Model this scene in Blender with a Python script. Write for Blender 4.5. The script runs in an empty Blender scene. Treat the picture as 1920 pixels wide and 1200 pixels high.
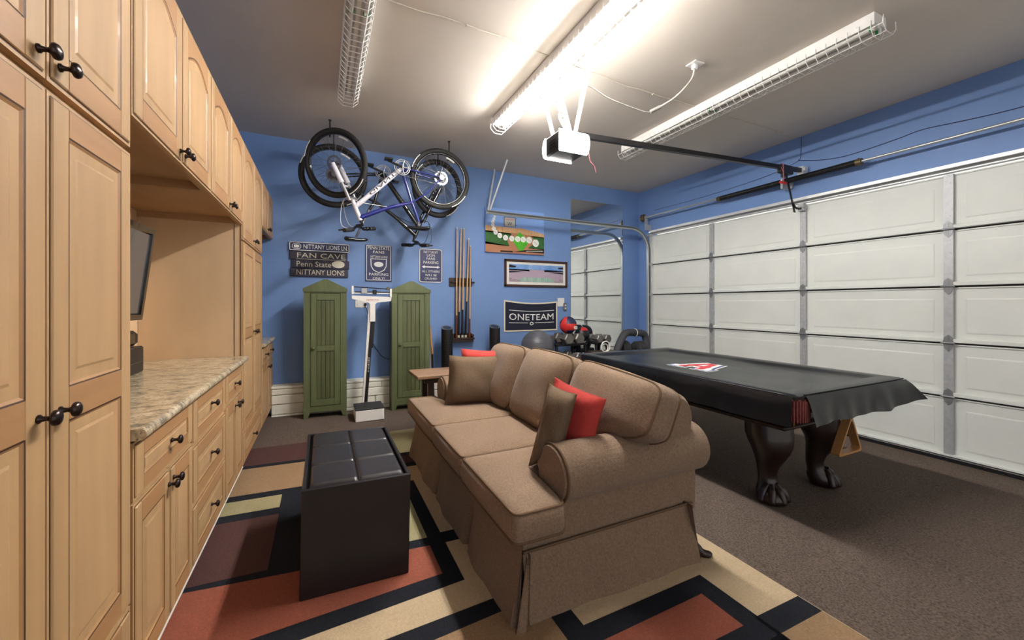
import bpy, math, random
from mathutils import Vector, Matrix
random.seed(7)
S = bpy.context.scene
COL = S.collection
# ------------------------------------------------------------ camera, world, exposure
cd = bpy.data.cameras.new('camera'); cam = bpy.data.objects.new('camera', cd); COL.objects.link(cam)
cam.location = (0, 0, 1.32)
cam.rotation_euler = (math.radians(90), 0, math.radians(-25.46))
cd.sensor_width = 36; cd.lens = 14; cd.shift_y = -31 / 1920; cd.clip_start = .02
S.camera = cam
w = bpy.data.worlds.new('world'); S.world = w; w.use_nodes = True
w.node_tree.nodes['Background'].inputs[0].default_value = (1, .96, .91, 1)
w.node_tree.nodes['Background'].inputs[1].default_value = WORLD = .30
S.view_settings.view_transform = 'Standard'; S.view_settings.look = 'None'
S.view_settings.gamma = 1; S.view_settings.use_curve_mapping = False
S.view_settings.exposure = 1.86
TUBE = 72.0      # emission of the lit fluorescent tubes
LENS = 8.0       # emission of the opener's lamp lenses

K = .0205                                  # the slab falls two per cent towards the garage door
def fl(x): return -K * (x + .54)
TILT = math.atan(K)
XF, XW, YW, HC, XD = -.538, 5.21, 5.56, 3.333, 5.13   # cabinet fronts, right wall, back wall, ceiling, door face

# ------------------------------------------------------------ materials
def lin(c):
    return tuple(((v / 255) / 12.92 if v / 255 <= .04045 else ((v / 255 + .055) / 1.055) ** 2.4) for v in c) + (1,)
MATS = {}
def mat(name, c, rough=.6, metal=0, var=0, scale=20, bump=0, bscale=200, stretch=(1, 1, 1), c2=None, coat=0, emit=0, spec=.5, sheen=0, detail=4):
    m = bpy.data.materials.new(name); m.use_nodes = True; MATS[name] = m
    nt = m.node_tree; b = nt.nodes['Principled BSDF']
    b.inputs['Base Color'].default_value = lin(c); b.inputs['Roughness'].default_value = rough
    b.inputs['Metallic'].default_value = metal; b.inputs['Specular IOR Level'].default_value = spec
    b.inputs['Coat Weight'].default_value = coat; b.inputs['Sheen Weight'].default_value = sheen
    if emit:
        b.inputs['Emission Color'].default_value = (1, .975, .94, 1); b.inputs['Emission Strength'].default_value = emit
    if var or bump or c2:
        tc = nt.nodes.new('ShaderNodeTexCoord'); mp = nt.nodes.new('ShaderNodeMapping')
        mp.inputs['Scale'].default_value = stretch; nt.links.new(tc.outputs['Object'], mp.inputs[0])
    if var or c2:
        n = nt.nodes.new('ShaderNodeTexNoise'); n.inputs['Scale'].default_value = scale; n.inputs['Detail'].default_value = detail
        nt.links.new(mp.outputs[0], n.inputs['Vector'])
        r = nt.nodes.new('ShaderNodeValToRGB'); nt.links.new(n.outputs['Fac'], r.inputs[0])
        a = lin(c)
        if c2: lo, hi = a, lin(c2)
        else:
            lo = tuple(v * (1 - var) for v in a[:3]) + (1,); hi = tuple(min(1, v * (1 + var)) for v in a[:3]) + (1,)
        r.color_ramp.elements[0].position = .3; r.color_ramp.elements[0].color = lo
        r.color_ramp.elements[1].position = .7; r.color_ramp.elements[1].color = hi
        nt.links.new(r.outputs[0], b.inputs['Base Color'])
    if bump:
        n = nt.nodes.new('ShaderNodeTexNoise'); n.inputs['Scale'].default_value = bscale; n.inputs['Detail'].default_value = 3
        nt.links.new(mp.outputs[0], n.inputs['Vector'])
        bp = nt.nodes.new('ShaderNodeBump'); bp.inputs['Strength'].default_value = bump; bp.inputs['Distance'].default_value = .004
        nt.links.new(n.outputs['Fac'], bp.inputs['Height']); nt.links.new(bp.outputs[0], b.inputs['Normal'])
    return m
mat('blue_paint', (112, 144, 196), .55, var=.05, scale=1.2, bump=.12, bscale=60)
mat('ceiling_paint', (208, 199, 188), .75, var=.05, scale=1.0, bump=.1, bscale=40)
mat('carpet', (92, 80, 72), .95, var=.5, scale=105, bump=1, bscale=150, detail=6, spec=.15)
mat('white_brick', (232, 229, 217), .7, var=.06, scale=12, bump=.35, bscale=26, stretch=(.35, 1, 1))
mat('maple', (182, 147, 105), .5, var=.10, scale=5, stretch=(3, 3, .28), bump=.05, bscale=60, coat=.04)
mat('maple_rail', (170, 128, 86), .5, var=.10, scale=5, stretch=(3, .28, 3), bump=.05, bscale=60, coat=.04)
mat('maple_panel', (183, 148, 107), .52, var=.12, scale=3.5, stretch=(2, 2, .3), coat=.03)
mat('maple_ply', (208, 178, 142), .5, var=.12, scale=2.2, stretch=(1.4, 1.4, .5))
mat('glaze', (72, 46, 28), .6)
mat('maple_inside', (176, 138, 98), .6, var=.08, scale=4)
mat('bronze', (62, 52, 50), .28, metal=.85)
mat('black_gloss', (14, 14, 16), .08, coat=.4)
mat('screen', (74, 76, 80), .12, coat=.5)
mat('black_plastic', (24, 24, 26), .4)
mat('sofa', (118, 98, 80), .95, c2=(142, 119, 98), scale=110, bump=.8, bscale=240, detail=6, spec=.1, sheen=.15)
mat('piping', (104, 84, 66), .9, spec=.1)
mat('red_cloth', (180, 64, 58), .85, var=.06, scale=60, bump=.3, bscale=240, spec=.2)
mat('red_piping', (150, 36, 40), .8)
mat('pillow_brown', (108, 91, 74), .95, var=.14, scale=120, bump=.5, bscale=300, spec=.1)
mat('leather', (36, 32, 34), .36, var=.08, scale=90, bump=.12, bscale=260)
mat('leather_dark', (24, 19, 22), .4)
mat('vinyl', (17, 18, 22), .32, var=.1, scale=30, bump=.10, bscale=12)
mat('mahogany', (36, 20, 16), .36, var=.25, scale=9, stretch=(1, 1, .3), coat=.1)
mat('pocket', (128, 62, 58), .8, var=.25, scale=60, bump=.6, bscale=130)
mat('gold', (150, 110, 50), .4, metal=.7)
mat('oak', (176, 128, 76), .45, var=.12, scale=14, stretch=(.4, 1, 1))
mat('old_wood', (128, 98, 74), .6, var=.22, scale=12, stretch=(.25, 2, 1))
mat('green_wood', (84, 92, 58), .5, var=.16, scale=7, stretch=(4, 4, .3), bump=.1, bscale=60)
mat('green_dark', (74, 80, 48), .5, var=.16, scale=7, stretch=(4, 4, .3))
mat('white_enamel', (232, 230, 226), .4)
mat('white_wire', (235, 233, 228), .4)
mat('rubber', (38, 38, 40), .7, bump=.2, bscale=150)
mat('tyre', (34, 33, 33), .75, bump=.6, bscale=90)
mat('chrome', (176, 176, 178), .35, metal=.8)
mat('galv', (178, 180, 182), .5, metal=.35, var=.12, scale=26)
mat('hinge', (132, 134, 136), .45, metal=.5, var=.1, scale=30)
mat('galv_white', (214, 216, 216), .35, metal=.3, var=.05, scale=12)
mat('door_white', (220, 223, 217), .5, var=.025, scale=4, bump=.06, bscale=30)
mat('steel_dark', (36, 35, 36), .4, metal=.4)
mat('brass_dark', (110, 96, 70), .45, metal=.6)
mat('track_metal', (186, 190, 190), .34, metal=.65)
mat('bike_white', (226, 224, 232), .25, coat=.5)
mat('bike_blue', (36, 44, 122), .25, coat=.5)
mat('bike_black', (20, 20, 22), .22, coat=.5)
mat('bike_grey', (120, 120, 124), .35, metal=.5)
mat('white_print', (232, 232, 228), .5)
mat('cream_print', (206, 200, 182), .6)
mat('navy', (34, 40, 84), .45)
mat('navy_wood', (46, 44, 62), .6, var=.14, scale=8, stretch=(.3, 1, 2))
mat('navy_flag', (24, 28, 48), .9, bump=.3, bscale=260)
mat('flag_edge', (222, 214, 190), .85)
mat('mirror', (238, 242, 242), .0, metal=1)
mat('mirror_edge', (120, 140, 140), .2)
mat('frame_brown', (62, 34, 26), .35, var=.15, scale=12)
mat('mat_white', (226, 224, 218), .7)
mat('cue_wood', (206, 164, 116), .3, var=.06, scale=12)
mat('cue_brown', (96, 52, 30), .3)
mat('cue_black', (20, 18, 20), .3)
mat('rack_wood', (52, 34, 26), .4, var=.2, scale=12)
mat('ball_grey', (84, 84, 90), .42)
mat('red_vinyl', (206, 46, 46), .5)
mat('navy_vinyl', (36, 40, 72), .5)
mat('iron', (116, 112, 108), .42, metal=.5, var=.1, scale=30)
mat('foam', (62, 62, 68), .75)
mat('brick_green', (0, 150, 70), .4)
mat('tube_off', (214, 210, 206), .2)
mat('tube_on', (255, 252, 244), .4, emit=TUBE)
mat('lens_on', (255, 250, 240), .4, emit=LENS)
mat('cord_white', (196, 188, 174), .6)
mat('cord_grey', (120, 116, 110), .6)
mat('red_plastic', (206, 26, 34), .4)
mat('pink_cord', (212, 110, 120), .6)
mat('blue_logo', (38, 60, 130), .4)
mat('red_logo', (190, 40, 50), .4)
mat('rug_beige', (184, 164, 134), .95, var=.10, scale=120, bump=.7, bscale=240, spec=.1)
mat('rug_green', (152, 143, 108), .95, var=.12, scale=120, bump=.7, bscale=240, spec=.1)
mat('rug_tan', (142, 116, 88), .95, var=.16, scale=120, bump=.7, bscale=240, spec=.1)
mat('rug_orange', (136, 78, 62), .95, var=.14, scale=120, bump=.7, bscale=240, spec=.1)
mat('rug_maroon', (78, 54, 51), .95, var=.14, scale=120, bump=.7, bscale=240, spec=.1)
mat('rug_black', (30, 32, 38), .95, var=.2, scale=120, bump=.7, bscale=240, spec=.1)
mat('sky_print', (132, 170, 232), .6); mat('fence_print', (206, 166, 122), .6, c2=(180, 138, 98), scale=60, stretch=(1, 1, .02))
mat('grass_print', (40, 92, 36), .6, var=.25, scale=60); mat('lime_print', (70, 170, 30), .6); mat('clay_print', (172, 118, 86), .6)
mat('grey_print', (186, 184, 180), .6); mat('black_print', (22, 20, 22), .6); mat('pink_print', (196, 150, 152), .6)
mat('stand_print', (150, 134, 158), .6, c2=(196, 176, 190), scale=140); mat('field_print', (120, 156, 140), .6, c2=(170, 196, 186), scale=50, stretch=(1, 1, .1))
mat('crowd_print', (80, 66, 90), .6, c2=(206, 190, 196), scale=160); mat('sky2_print', (74, 134, 206), .6, c2=(150, 180, 220), scale=6)
def granite():
    m = bpy.data.materials.new('granite'); m.use_nodes = True; MATS['granite'] = m
    nt = m.node_tree; b = nt.nodes['Principled BSDF']; b.inputs['Roughness'].default_value = .16
    tc = nt.nodes.new('ShaderNodeTexCoord')
    def noise(sc, d, st):
        mp = nt.nodes.new('ShaderNodeMapping'); mp.inputs['Scale'].default_value = st; nt.links.new(tc.outputs['Object'], mp.inputs[0])
        n = nt.nodes.new('ShaderNodeTexNoise'); n.inputs['Scale'].default_value = sc; n.inputs['Detail'].default_value = d
        n.inputs['Roughness'].default_value = .65; nt.links.new(mp.outputs[0], n.inputs['Vector']); return n
    n1 = noise(16, 6, (1, 1.6, 1)); r1 = nt.nodes.new('ShaderNodeValToRGB'); nt.links.new(n1.outputs['Fac'], r1.inputs[0])
    e = r1.color_ramp.elements; e[0].position = .32; e[0].color = lin((120, 112, 98)); e[1].position = .72; e[1].color = lin((226, 208, 178))
    k = r1.color_ramp.elements.new(.5); k.color = lin((198, 178, 146))
    n2 = noise(75, 4, (1, 1.4, 1)); r2 = nt.nodes.new('ShaderNodeValToRGB'); nt.links.new(n2.outputs['Fac'], r2.inputs[0])
    e = r2.color_ramp.elements; e[0].position = .56; e[0].color = (0, 0, 0, 1); e[1].position = .66; e[1].color = (1, 1, 1, 1)
    mx = nt.nodes.new('ShaderNodeMixRGB'); nt.links.new(r2.outputs[0], mx.inputs[0]); nt.links.new(r1.outputs[0], mx.inputs[1]); mx.inputs[2].default_value = lin((92, 88, 84))
    nt.links.new(mx.outputs[0], b.inputs['Base Color'])
granite()

# ------------------------------------------------------------ mesh builder
def V(*a): return Vector(a if len(a) > 1 else a[0])
def frame_of(d):
    d = V(d).normalized(); a = Vector((0, 0, 1)) if abs(d.z) < .9 else Vector((1, 0, 0))
    u = d.cross(a).normalized(); return u, d.cross(u).normalized(), d
class MB:
    def __init__(s): s.v = []; s.f = []; s.m = []; s.s = []
    def add(s, vs, fs, m=0, smooth=False):
        o = len(s.v); s.v += [tuple(p) for p in vs]
        for f in fs: s.f.append(tuple(i + o for i in f)); s.m.append(m); s.s.append(smooth)
        return s
    def box(s, x0, x1, y0, y1, z0, z1, m=0):
        return s.add([(x, y, z) for x in (x0, x1) for y in (y0, y1) for z in (z0, z1)],
            [(0, 1, 3, 2), (4, 6, 7, 5), (0, 4, 5, 1), (2, 3, 7, 6), (0, 2, 6, 4), (1, 5, 7, 3)], m)
    def rbox(s, x0, x1, y0, y1, z0, z1, r=.004, m=0):          # chamfered box
        c = [((x0, r), (x1, -r)), ((y0, r), (y1, -r)), ((z0, r), (z1, -r))]
        vs = []; idx = {}
        for i in (0, 1):
            for j in (0, 1):
                for k in (0, 1):
                    P = [c[0][i], c[1][j], c[2][k]]
                    for a in range(3):
                        idx[(i, j, k, a)] = len(vs)
                        vs.append(tuple(P[q][0] + (0 if q == a else P[q][1]) for q in range(3)))
        fs = []
        for a in range(3):
            b, d = (a + 1) % 3, (a + 2) % 3
            for i in (0, 1):
                q = []
                for (j, k) in ((0, 0), (1, 0), (1, 1), (0, 1)):
                    t = [0, 0, 0]; t[a] = i; t[b] = j; t[d] = k; q.append(idx[(*t, a)])
                fs.append(tuple(q if i else q[::-1]))
            for j in (0, 1):                                   # edges parallel to a
                for k in (0, 1):
                    t0 = [0, 0, 0]; t0[b] = j; t0[d] = k; t1 = list(t0); t1[a] = 1
                    q = [idx[(*t0, b)], idx[(*t1, b)], idx[(*t1, d)], idx[(*t0, d)]]
                    fs.append(tuple(q if (j + k) % 2 == 0 else q[::-1]))
        for i in (0, 1):
            for j in (0, 1):
                for k in (0, 1):
                    q = [idx[(i, j, k, a)] for a in range(3)]
                    fs.append(tuple(q if (i + j + k) % 2 else q[::-1]))
        return s.add(vs, fs, m)
    def cyl(s, p0, p1, r0, r1=None, n=12, m=0, smooth=True, caps=True):
        r1 = r0 if r1 is None else r1; p0 = V(p0); p1 = V(p1); u, w_, d = frame_of(p1 - p0)
        vs = [p + (u * math.cos(a) + w_ * math.sin(a)) * r for p, r in ((p0, r0), (p1, r1)) for a in [2 * math.pi * i / n for i in range(n)]]
        s.add(vs, [(i, n + i, n + (i + 1) % n, (i + 1) % n) for i in range(n)], m, smooth)
        if caps:
            s.add(vs[:n], [tuple(range(n))], m); s.add(vs[n:], [tuple(range(n))[::-1]], m)
        return s
    def tube(s, pts, r, n=8, m=0, closed=False, caps=True):
        pts = [V(p) for p in pts]; N = len(pts); rr = r if isinstance(r, (list, tuple)) else [r] * N
        u, w_, d = frame_of((pts[1] - pts[0])); vs = []
        for i, p in enumerate(pts):
            t = (pts[(i + 1) % N] - pts[i - 1]) if closed or 0 < i < N - 1 else (pts[1] - pts[0] if i == 0 else pts[-1] - pts[-2])
            t = t.normalized() if t.length > 1e-9 else d
            u = (u - t * u.dot(t)); u = u.normalized() if u.length > 1e-6 else frame_of(t)[0]
            w_ = t.cross(u); d = t
            vs += [p + (u * math.cos(a) + w_ * math.sin(a)) * rr[i] for a in [2 * math.pi * k / n for k in range(n)]]
        fs = [(i * n + k, i * n + (k + 1) % n, ((i + 1) % N) * n + (k + 1) % n, ((i + 1) % N) * n + k) for i in range(N if closed else N - 1) for k in range(n)]
        s.add(vs, fs, m, True)
        if not closed and caps:
            s.add(vs[:n], [tuple(range(n))[::-1]], m); s.add(vs[-n:], [tuple(range(n))], m)
        return s
    def lathe(s, prof, o, axis, n=16, m=0, ms=None):
        o = V(o); u, w_, d = frame_of(axis); vs = []
        for r, h in prof:
            vs += [o + d * h + (u * math.cos(a) + w_ * math.sin(a)) * r for a in [2 * math.pi * k / n for k in range(n)]]
        base = len(s.v); s.v += [tuple(p) for p in vs]
        for i in range(len(prof) - 1):
            for k in range(n):
                s.f.append((base + i * n + k, base + i * n + (k + 1) % n, base + (i + 1) * n + (k + 1) % n, base + (i + 1) * n + k)); s.m.append(ms[i] if ms else m); s.s.append(True)
        return s
    def prism(s, poly, vec, m=0, mside=None):
        n = len(poly); a = [V(p) for p in poly]; vec = V(vec); b = [p + vec for p in a]
        s.add(a, [tuple(range(n))[::-1]], m); s.add(b, [tuple(range(n))], m)
        s.add(a + b, [(i, (i + 1) % n, n + (i + 1) % n, n + i) for i in range(n)], m if mside is None else mside); return s
    def poly(s, pts, m=0): return s.add(pts, [tuple(range(len(pts)))], m)
    def sphere(s, c, r, nu=16, nv=10, m=0, mf=None):
        c = V(c); R = V(r) if isinstance(r, (tuple, list)) else V(r, r, r); vs = []; fs = []; base = len(s.v)
        for j in range(nv + 1):
            t = math.pi * j / nv
            for i in range(nu):
                a = 2 * math.pi * i / nu; vs.append((c.x + R.x * math.sin(t) * math.cos(a), c.y + R.y * math.sin(t) * math.sin(a), c.z + R.z * math.cos(t)))
        s.v += vs
        for j in range(nv):
            for i in range(nu):
                q = (base + j * nu + i, base + (j + 1) * nu + i, base + (j + 1) * nu + (i + 1) % nu, base + j * nu + (i + 1) % nu)
                s.f.append(q); s.m.append(mf(i, j) if mf else m); s.s.append(True)
        return s
    def grid(s, fn, nu, nv, m=0, smooth=True, closeu=False):
        vs = [fn(i / (nu if closeu else nu), j / nv) for j in range(nv + 1) for i in range(nu if closeu else nu + 1)]
        W = nu if closeu else nu + 1
        return s.add(vs, [(j * W + i, j * W + (i + 1) % W, (j + 1) * W + (i + 1) % W, (j + 1) * W + i) for j in range(nv) for i in range(nu)], m, smooth)
    def text(s, body, fn, x0, x1, y0, y1, m=0):                # fn maps sheet (x, y) to a point
        me = text_mesh(body); xs = [p[0] for p in me[0]]; ys = [p[1] for p in me[0]]
        ax, bx, ay, by = min(xs), max(xs), min(ys), max(ys)
        vs = [fn(x0 + (p[0] - ax) / (bx - ax) * (x1 - x0), y0 + (p[1] - ay) / (by - ay) * (y1 - y0)) for p in me[0]]
        return s.add(vs, me[1], m)
    def build(s, name, mats, parent=None, org=None, bevel=0, sub=0, solid=0):
        o0 = Vector((0, 0, 0))
        if parent is not None:
            p = parent
            while p is not None: o0 += p.location; p = p.parent
        elif org is not None: o0 = V(org)
        me = bpy.data.meshes.new(name); me.from_pydata([(a[0] - o0.x, a[1] - o0.y, a[2] - o0.z) for a in s.v], [], s.f)
        for k in ([mats] if isinstance(mats, str) else mats): me.materials.append(MATS[k])
        me.polygons.foreach_set('material_index', s.m); me.polygons.foreach_set('use_smooth', s.s); me.update()
        o = bpy.data.objects.new(name, me); COL.objects.link(o)
        if parent is not None: o.parent = parent
        else: o.location = o0
        if bevel:
            b = o.modifiers.new('bevel', 'BEVEL'); b.width = bevel; b.segments = 2; b.limit_method = 'ANGLE'; b.angle_limit = math.radians(40)
        if sub:
            b = o.modifiers.new('sub', 'SUBSURF'); b.levels = sub; b.render_levels = sub
        return o
_tc = {}
def text_mesh(body):
    if body in _tc: return _tc[body]
    cu = bpy.data.curves.new('t', 'FONT'); cu.body = body; cu.resolution_u = 2
    ob = bpy.data.objects.new('t', cu); COL.objects.link(ob)
    me = bpy.data.meshes.new_from_object(ob.evaluated_get(bpy.context.evaluated_depsgraph_get()))
    r = ([tuple(v.co) for v in me.vertices], [tuple(p.vertices) for p in me.polygons])
    bpy.data.objects.remove(ob); bpy.data.curves.remove(cu); bpy.data.meshes.remove(me)
    _tc[body] = r; return r
def tag(o, label, cat, group=None):
    o['label'] = label; o['category'] = cat
    if group: o['group'] = group
    return o
def thing(name, label, cat, loc, group=None):
    o = bpy.data.objects.new(name, None); COL.objects.link(o); o.location = loc; o.empty_display_size = .1
    return tag(o, label, cat, group)
def struct(o, label=None):
    o['kind'] = 'structure'
    if label: o['label'] = label
    return o
def sroot(name, loc, label=None):
    o = bpy.data.objects.new(name, None); COL.objects.link(o); o.location = loc; return struct(o, label)
def part(o, label): o['label'] = label; return o
def bez(p, n=12):                                              # smooth curve through points
    P = [V(a) for a in p]; out = []
    for i in range(len(P) - 1):
        a = P[max(i - 1, 0)]; b = P[i]; c = P[i + 1]; d = P[min(i + 2, len(P) - 1)]
        for k in range(n):
            t = k / n; out.append(.5 * ((2 * b) + (c - a) * t + (2 * a - 5 * b + 4 * c - d) * t * t + (3 * b - a - 3 * c + d) * t ** 3))
    return out + [P[-1]]

# ------------------------------------------------------------ the room
Y0 = -2.4
m = MB(); m.poly([(-1.2, Y0, fl(-1.2)), (XW + .1, Y0, fl(XW + .1)), (XW + .1, YW + .1, fl(XW + .1)), (-1.2, YW + .1, fl(-1.2))])
m.prism([(-1.2, Y0, fl(-1.2) - .06), (-1.2, YW + .1, fl(-1.2) - .06), (XW + .1, YW + .1, fl(XW + .1) - .06), (XW + .1, Y0, fl(XW + .1) - .06)], (0, 0, .059))
struct(m.build('floor', 'carpet'), 'dark brown carpet covering the garage floor')
struct(MB().box(-1.3, XW + .15, Y0, YW + .15, HC, HC + .1).build('ceiling', 'ceiling_paint'), 'grey beige painted garage ceiling')
struct(MB().box(-1.3, XW + .15, YW, YW + .12, -.25, HC).build('wall_back', 'blue_paint'), 'blue painted back wall hung with signs and bicycles')
struct(MB().box(-1.3, -1.16, Y0, YW, -.05, HC).build('wall_left', 'blue_paint'), 'blue wall behind the maple cabinets')
m = MB(); m.box(XW, XW + .12, Y0, YW, 2.56, HC); m.box(XW, XW + .12, 5.24, YW, -.25, 2.56)
struct(m.build('wall_right', 'blue_paint'), 'blue wall above the garage door')
# painted masonry stem wall along the foot of the back wall: courses with recessed joints
rt = sroot('trim_1', (0, 5.38, 0), 'white painted masonry ledge along the foot of the back wall')
MB().box(-.54, XW, 5.40, YW - .002, -.13, .325).build('core', 'white_brick', rt)
hz = [-.14, .015, .135, .245, .318]
for r_ in range(4):
    x = -.54
    while x < XW - .05:
        L = min(random.uniform(.9, 1.5), XW - x); j = random.uniform(-.006, .006); m = MB()
        m.rbox(x + .002, x + L - .002, 5.375 + j, 5.42, hz[r_] + .003, hz[r_ + 1] - .003, .008)
        m.build('block', 'white_brick', rt); x += L
MB().rbox(-.54, XW, 5.365, YW - .002, .32, .348, .006).build('cap', 'white_brick', rt)
# ------------------------------------------------------------ garage door
dr = sroot('door_1', (XD, 2.2, fl(XD)), 'white sectional garage door with galvanised stiles')
JZ = [-.115 + .03, .474, .961, 1.477, 1.994, 2.50]
YS = [5.2, 4.005, 2.775, 1.562, .35, -.87]
for i in range(5):
    z0, z1 = JZ[i], JZ[i + 1]; m = MB(); m.box(5.165, 5.2, -.9, 5.2, z0 + .004, z1 - .012)
    m.rbox(5.130, 5.166, -.9, 5.2, z0 + .004, z0 + .038, .004); m.rbox(5.155, 5.166, -.9, 5.2, z1 - .024, z1 - .012, .002)
    sec = m.build('section', 'door_white', dr)
    for k in range(5):
        a, b = YS[k + 1] + .085, YS[k] - .085; c, d = z0 + .075, z1 - .10; m = MB()
        prof = [(0, 0), (.004, -.012), (.012, -.012), (.016, 0.003), (.026, .005), (.05, .005)]
        rg = [[(5.1647 + dx, a + i_, c + i_), (5.1647 + dx, b - i_, c + i_), (5.1647 + dx, b - i_, d - i_), (5.1647 + dx, a + i_, d - i_)] for i_, dx in [(p, -q) for p, q in prof]]
        for q in range(len(rg) - 1):
            m.add(rg[q] + rg[q + 1], [(t, t + 4, (t + 1) % 4 + 4, (t + 1) % 4) for t in range(4)])
        m.add(rg[-1], [(0, 3, 2, 1)]); m.build('panel', 'door_white', sec)
for k in range(1, 6):
    if YS[k] < .2: continue
    for i in range(5):
        z0, z1 = JZ[i], JZ[i + 1]; y = YS[k]
        m = MB(); m.box(5.132, 5.164, y - .031, y + .031, z0 + .006, z1 - .008)
        for q in (.12, .3, .42):
            m.cyl((5.133, y - .012, z0 + q), (5.128, y - .012, z0 + q), .005, n=6)
        st = m.build('stile', 'galv', dr)
        if i < 4:
            m = MB(); h = [(5.1315, y - .035, z1), (5.1315, y - .028, z1 + .05), (5.1315, y, z1 + .075), (5.1315, y + .028, z1 + .05), (5.1315, y + .035, z1), (5.1315, y + .024, z1 - .05), (5.1315, y, z1 - .078), (5.1315, y - .024, z1 - .05)]
            m.prism(h, (-.005, 0, 0)); m.cyl((5.122, y - .045, z1), (5.122, y + .045, z1), .009, n=8)
            for dz in (-.05, -.025, .03, .05): m.cyl((5.127, y, z1 + dz), (5.122, y, z1 + dz), .006, n=6)
            m.build('hinge', 'hinge', st)
m = MB(); m.rbox(5.10, 5.165, -.9, 5.2, 2.545, 2.575, .004); m.rbox(5.085, 5.105, -.9, 5.2, 2.535, 2.572, .004); m.rbox(5.11, 5.165, -.9, 5.2, 2.503, 2.512, .002)
m.box(5.15, 5.166, -.9, 5.2, 2.503, 2.56); m.build('strut', 'galv_white', dr)
MB().box(5.13, 5.2, -.9, 5.2, -.118, JZ[0] + .002).build('bottom_seal', 'black_plastic', dr)
for i in range(1, 5): MB().box(5.185, 5.205, -.9, 5.2, JZ[i] - .016, JZ[i] + .008).build('gap_backing', 'black_plastic', dr)  # dark backing added behind the section gaps, its black stands for their shade
m = MB(); m.rbox(5.13, 5.165, -.9, 5.2, JZ[0], JZ[0] + .022, .004); m.build('bottom_rail', 'galv_white', dr)
m = MB()
for i in range(5):
    m.box(5.132, 5.165, 5.16, 5.2, JZ[i] + .006, JZ[i + 1] - .008)
m.build('end_stile', 'galv_white', dr)
for i in range(6):
    z = JZ[i] if i else JZ[0] + .08
    m = MB(); m.box(5.115, 5.134, 5.15, 5.2, z - .03, z + .03); m.cyl((5.12, 5.17, z), (5.12, 5.25, z), .008, n=8); m.cyl((5.12, 5.222, z), (5.12, 5.245, z), .024, n=10)
    m.build('roller', 'galv', dr)

# ------------------------------------------------------------ maple cabinets
def ring(m, o1, o2, mi):
    n = len(o1); m.add(o1 + o2, [(i, (i + 1) % n, n + (i + 1) % n, n + i) for i in range(n)], mi)
def opening(y0, y1, z0, z1, i, x, arch, n=10):
    a, b, c, d = y0 + i, y1 - i, z0 + i, z1 - i
    pts = [(x, a, c), (x, b, c)]
    if not arch: return pts + [(x, b, d), (x, a, d)]
    for k in range(n + 1):
        t = k / n; pts.append((x, b + (a - b) * t, d - arch + arch * math.sin(math.pi * t)))
    return pts
KN = None
def knob(parent, y, z, x):
    global KN
    if KN is None:
        m = MB(); m.lathe([(0, 0), (.0095, 0), (.0095, .003), (.006, .006), (.005, .014), (.008, .02), (.0165, .024), (.0175, .028), (.015, .033), (.008, .036), (0, .037)], (0, 0, 0), (1, 0, 0), 14)
        o = m.build('knob', 'bronze', None); KN = o.data; bpy.data.objects.remove(o)
    o = bpy.data.objects.new('knob', KN); COL.objects.link(o); o.parent = parent
    base = Vector((0, 0, 0)); p = parent
    while p is not None: base += p.location; p = p.parent
    o.location = Vector((x, y, z)) - base; return o
def leaf(parent, name, y0, y1, z0, z1, kn=None, arch=0, mids=(), st=.075, rail=.078, x=XF):
    """a framed door or drawer front facing +x; kn (y, z) of its knob, mids heights (z0, z1) of middle rails"""
    g = .0025; y0 += g; y1 -= g; z0 += g; z1 -= g
    m = MB(); m.box(x - .022, x - .005, y0, y1, z0, z1, 0)
    e = .011
    m.rbox(x - .008, x, y0 + e, y0 + st, z0 + e, z1 - e, .003, 0); m.rbox(x - .008, x, y1 - st, y1 - e, z0 + e, z1 - e, .003, 0)
    m.rbox(x - .008, x - .0003, y0 + st, y1 - st, z0 + e, z0 + rail, .002, 1)
    for a, b in mids: m.rbox(x - .008, x - .0003, y0 + st, y1 - st, a, b, .002, 1)
    if arch:
        n = 10; q = [(x - .0003, y1 - st, z1 - e), (x - .0003, y0 + st, z1 - e)]
        q += [(x - .0003, y0 + st + (y1 - y0 - 2 * st) * k / n, z1 - rail - arch + arch * math.sin(math.pi * k / n)) for k in range(n + 1)]
        m.prism(q, (-.008, 0, 0), 1)
    else: m.rbox(x - .008, x - .0003, y0 + st, y1 - st, z1 - rail, z1 - e, .002, 1)
    # glaze line in the outer step
    for (a, b, c, d) in ((y0 + e - .003, y0 + e, z0 + e, z1 - e), (y1 - e, y1 - e + .003, z0 + e, z1 - e), (y0 + e, y1 - e, z0 + e - .003, z0 + e), (y0 + e, y1 - e, z1 - e, z1 - e + .003)):
        m.box(x - .006, x - .0046, a, b, c, d, 2)
    o = m.build(name, ['maple', 'maple_rail', 'glaze'], parent)
    zs = [z0 + rail] + [v for ab in mids for v in ab] + [z1 - rail]
    for k in range(0, len(zs), 2):
        c, d = zs[k], zs[k + 1]; ar = arch if k + 2 >= len(zs) else 0; a, b = y0 + st, y1 - st
        m = MB(); sm = min(1, (d - c) / .16, (b - a) / .16)
        P = [(-.001, 0), (.0025, -.001), (.012, -.0075), (.016, -.0085), (.022, -.0075), (.025, -.0085), (.042, -.0025)]
        mi = [3, 1, 3, 1, 3, 0]
        L = [opening(a, b, c, d, i * sm, x + dx, ar) for i, dx in P]
        for q in range(len(L) - 1): ring(m, L[q], L[q + 1], mi[q])
        m.poly(L[-1], 2); m.build('panel', ['maple', 'maple_rail', 'maple_panel', 'glaze'], o)
    if kn: knob(o, kn[0], kn[1], x)
    return o
XB = -1.15
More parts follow.
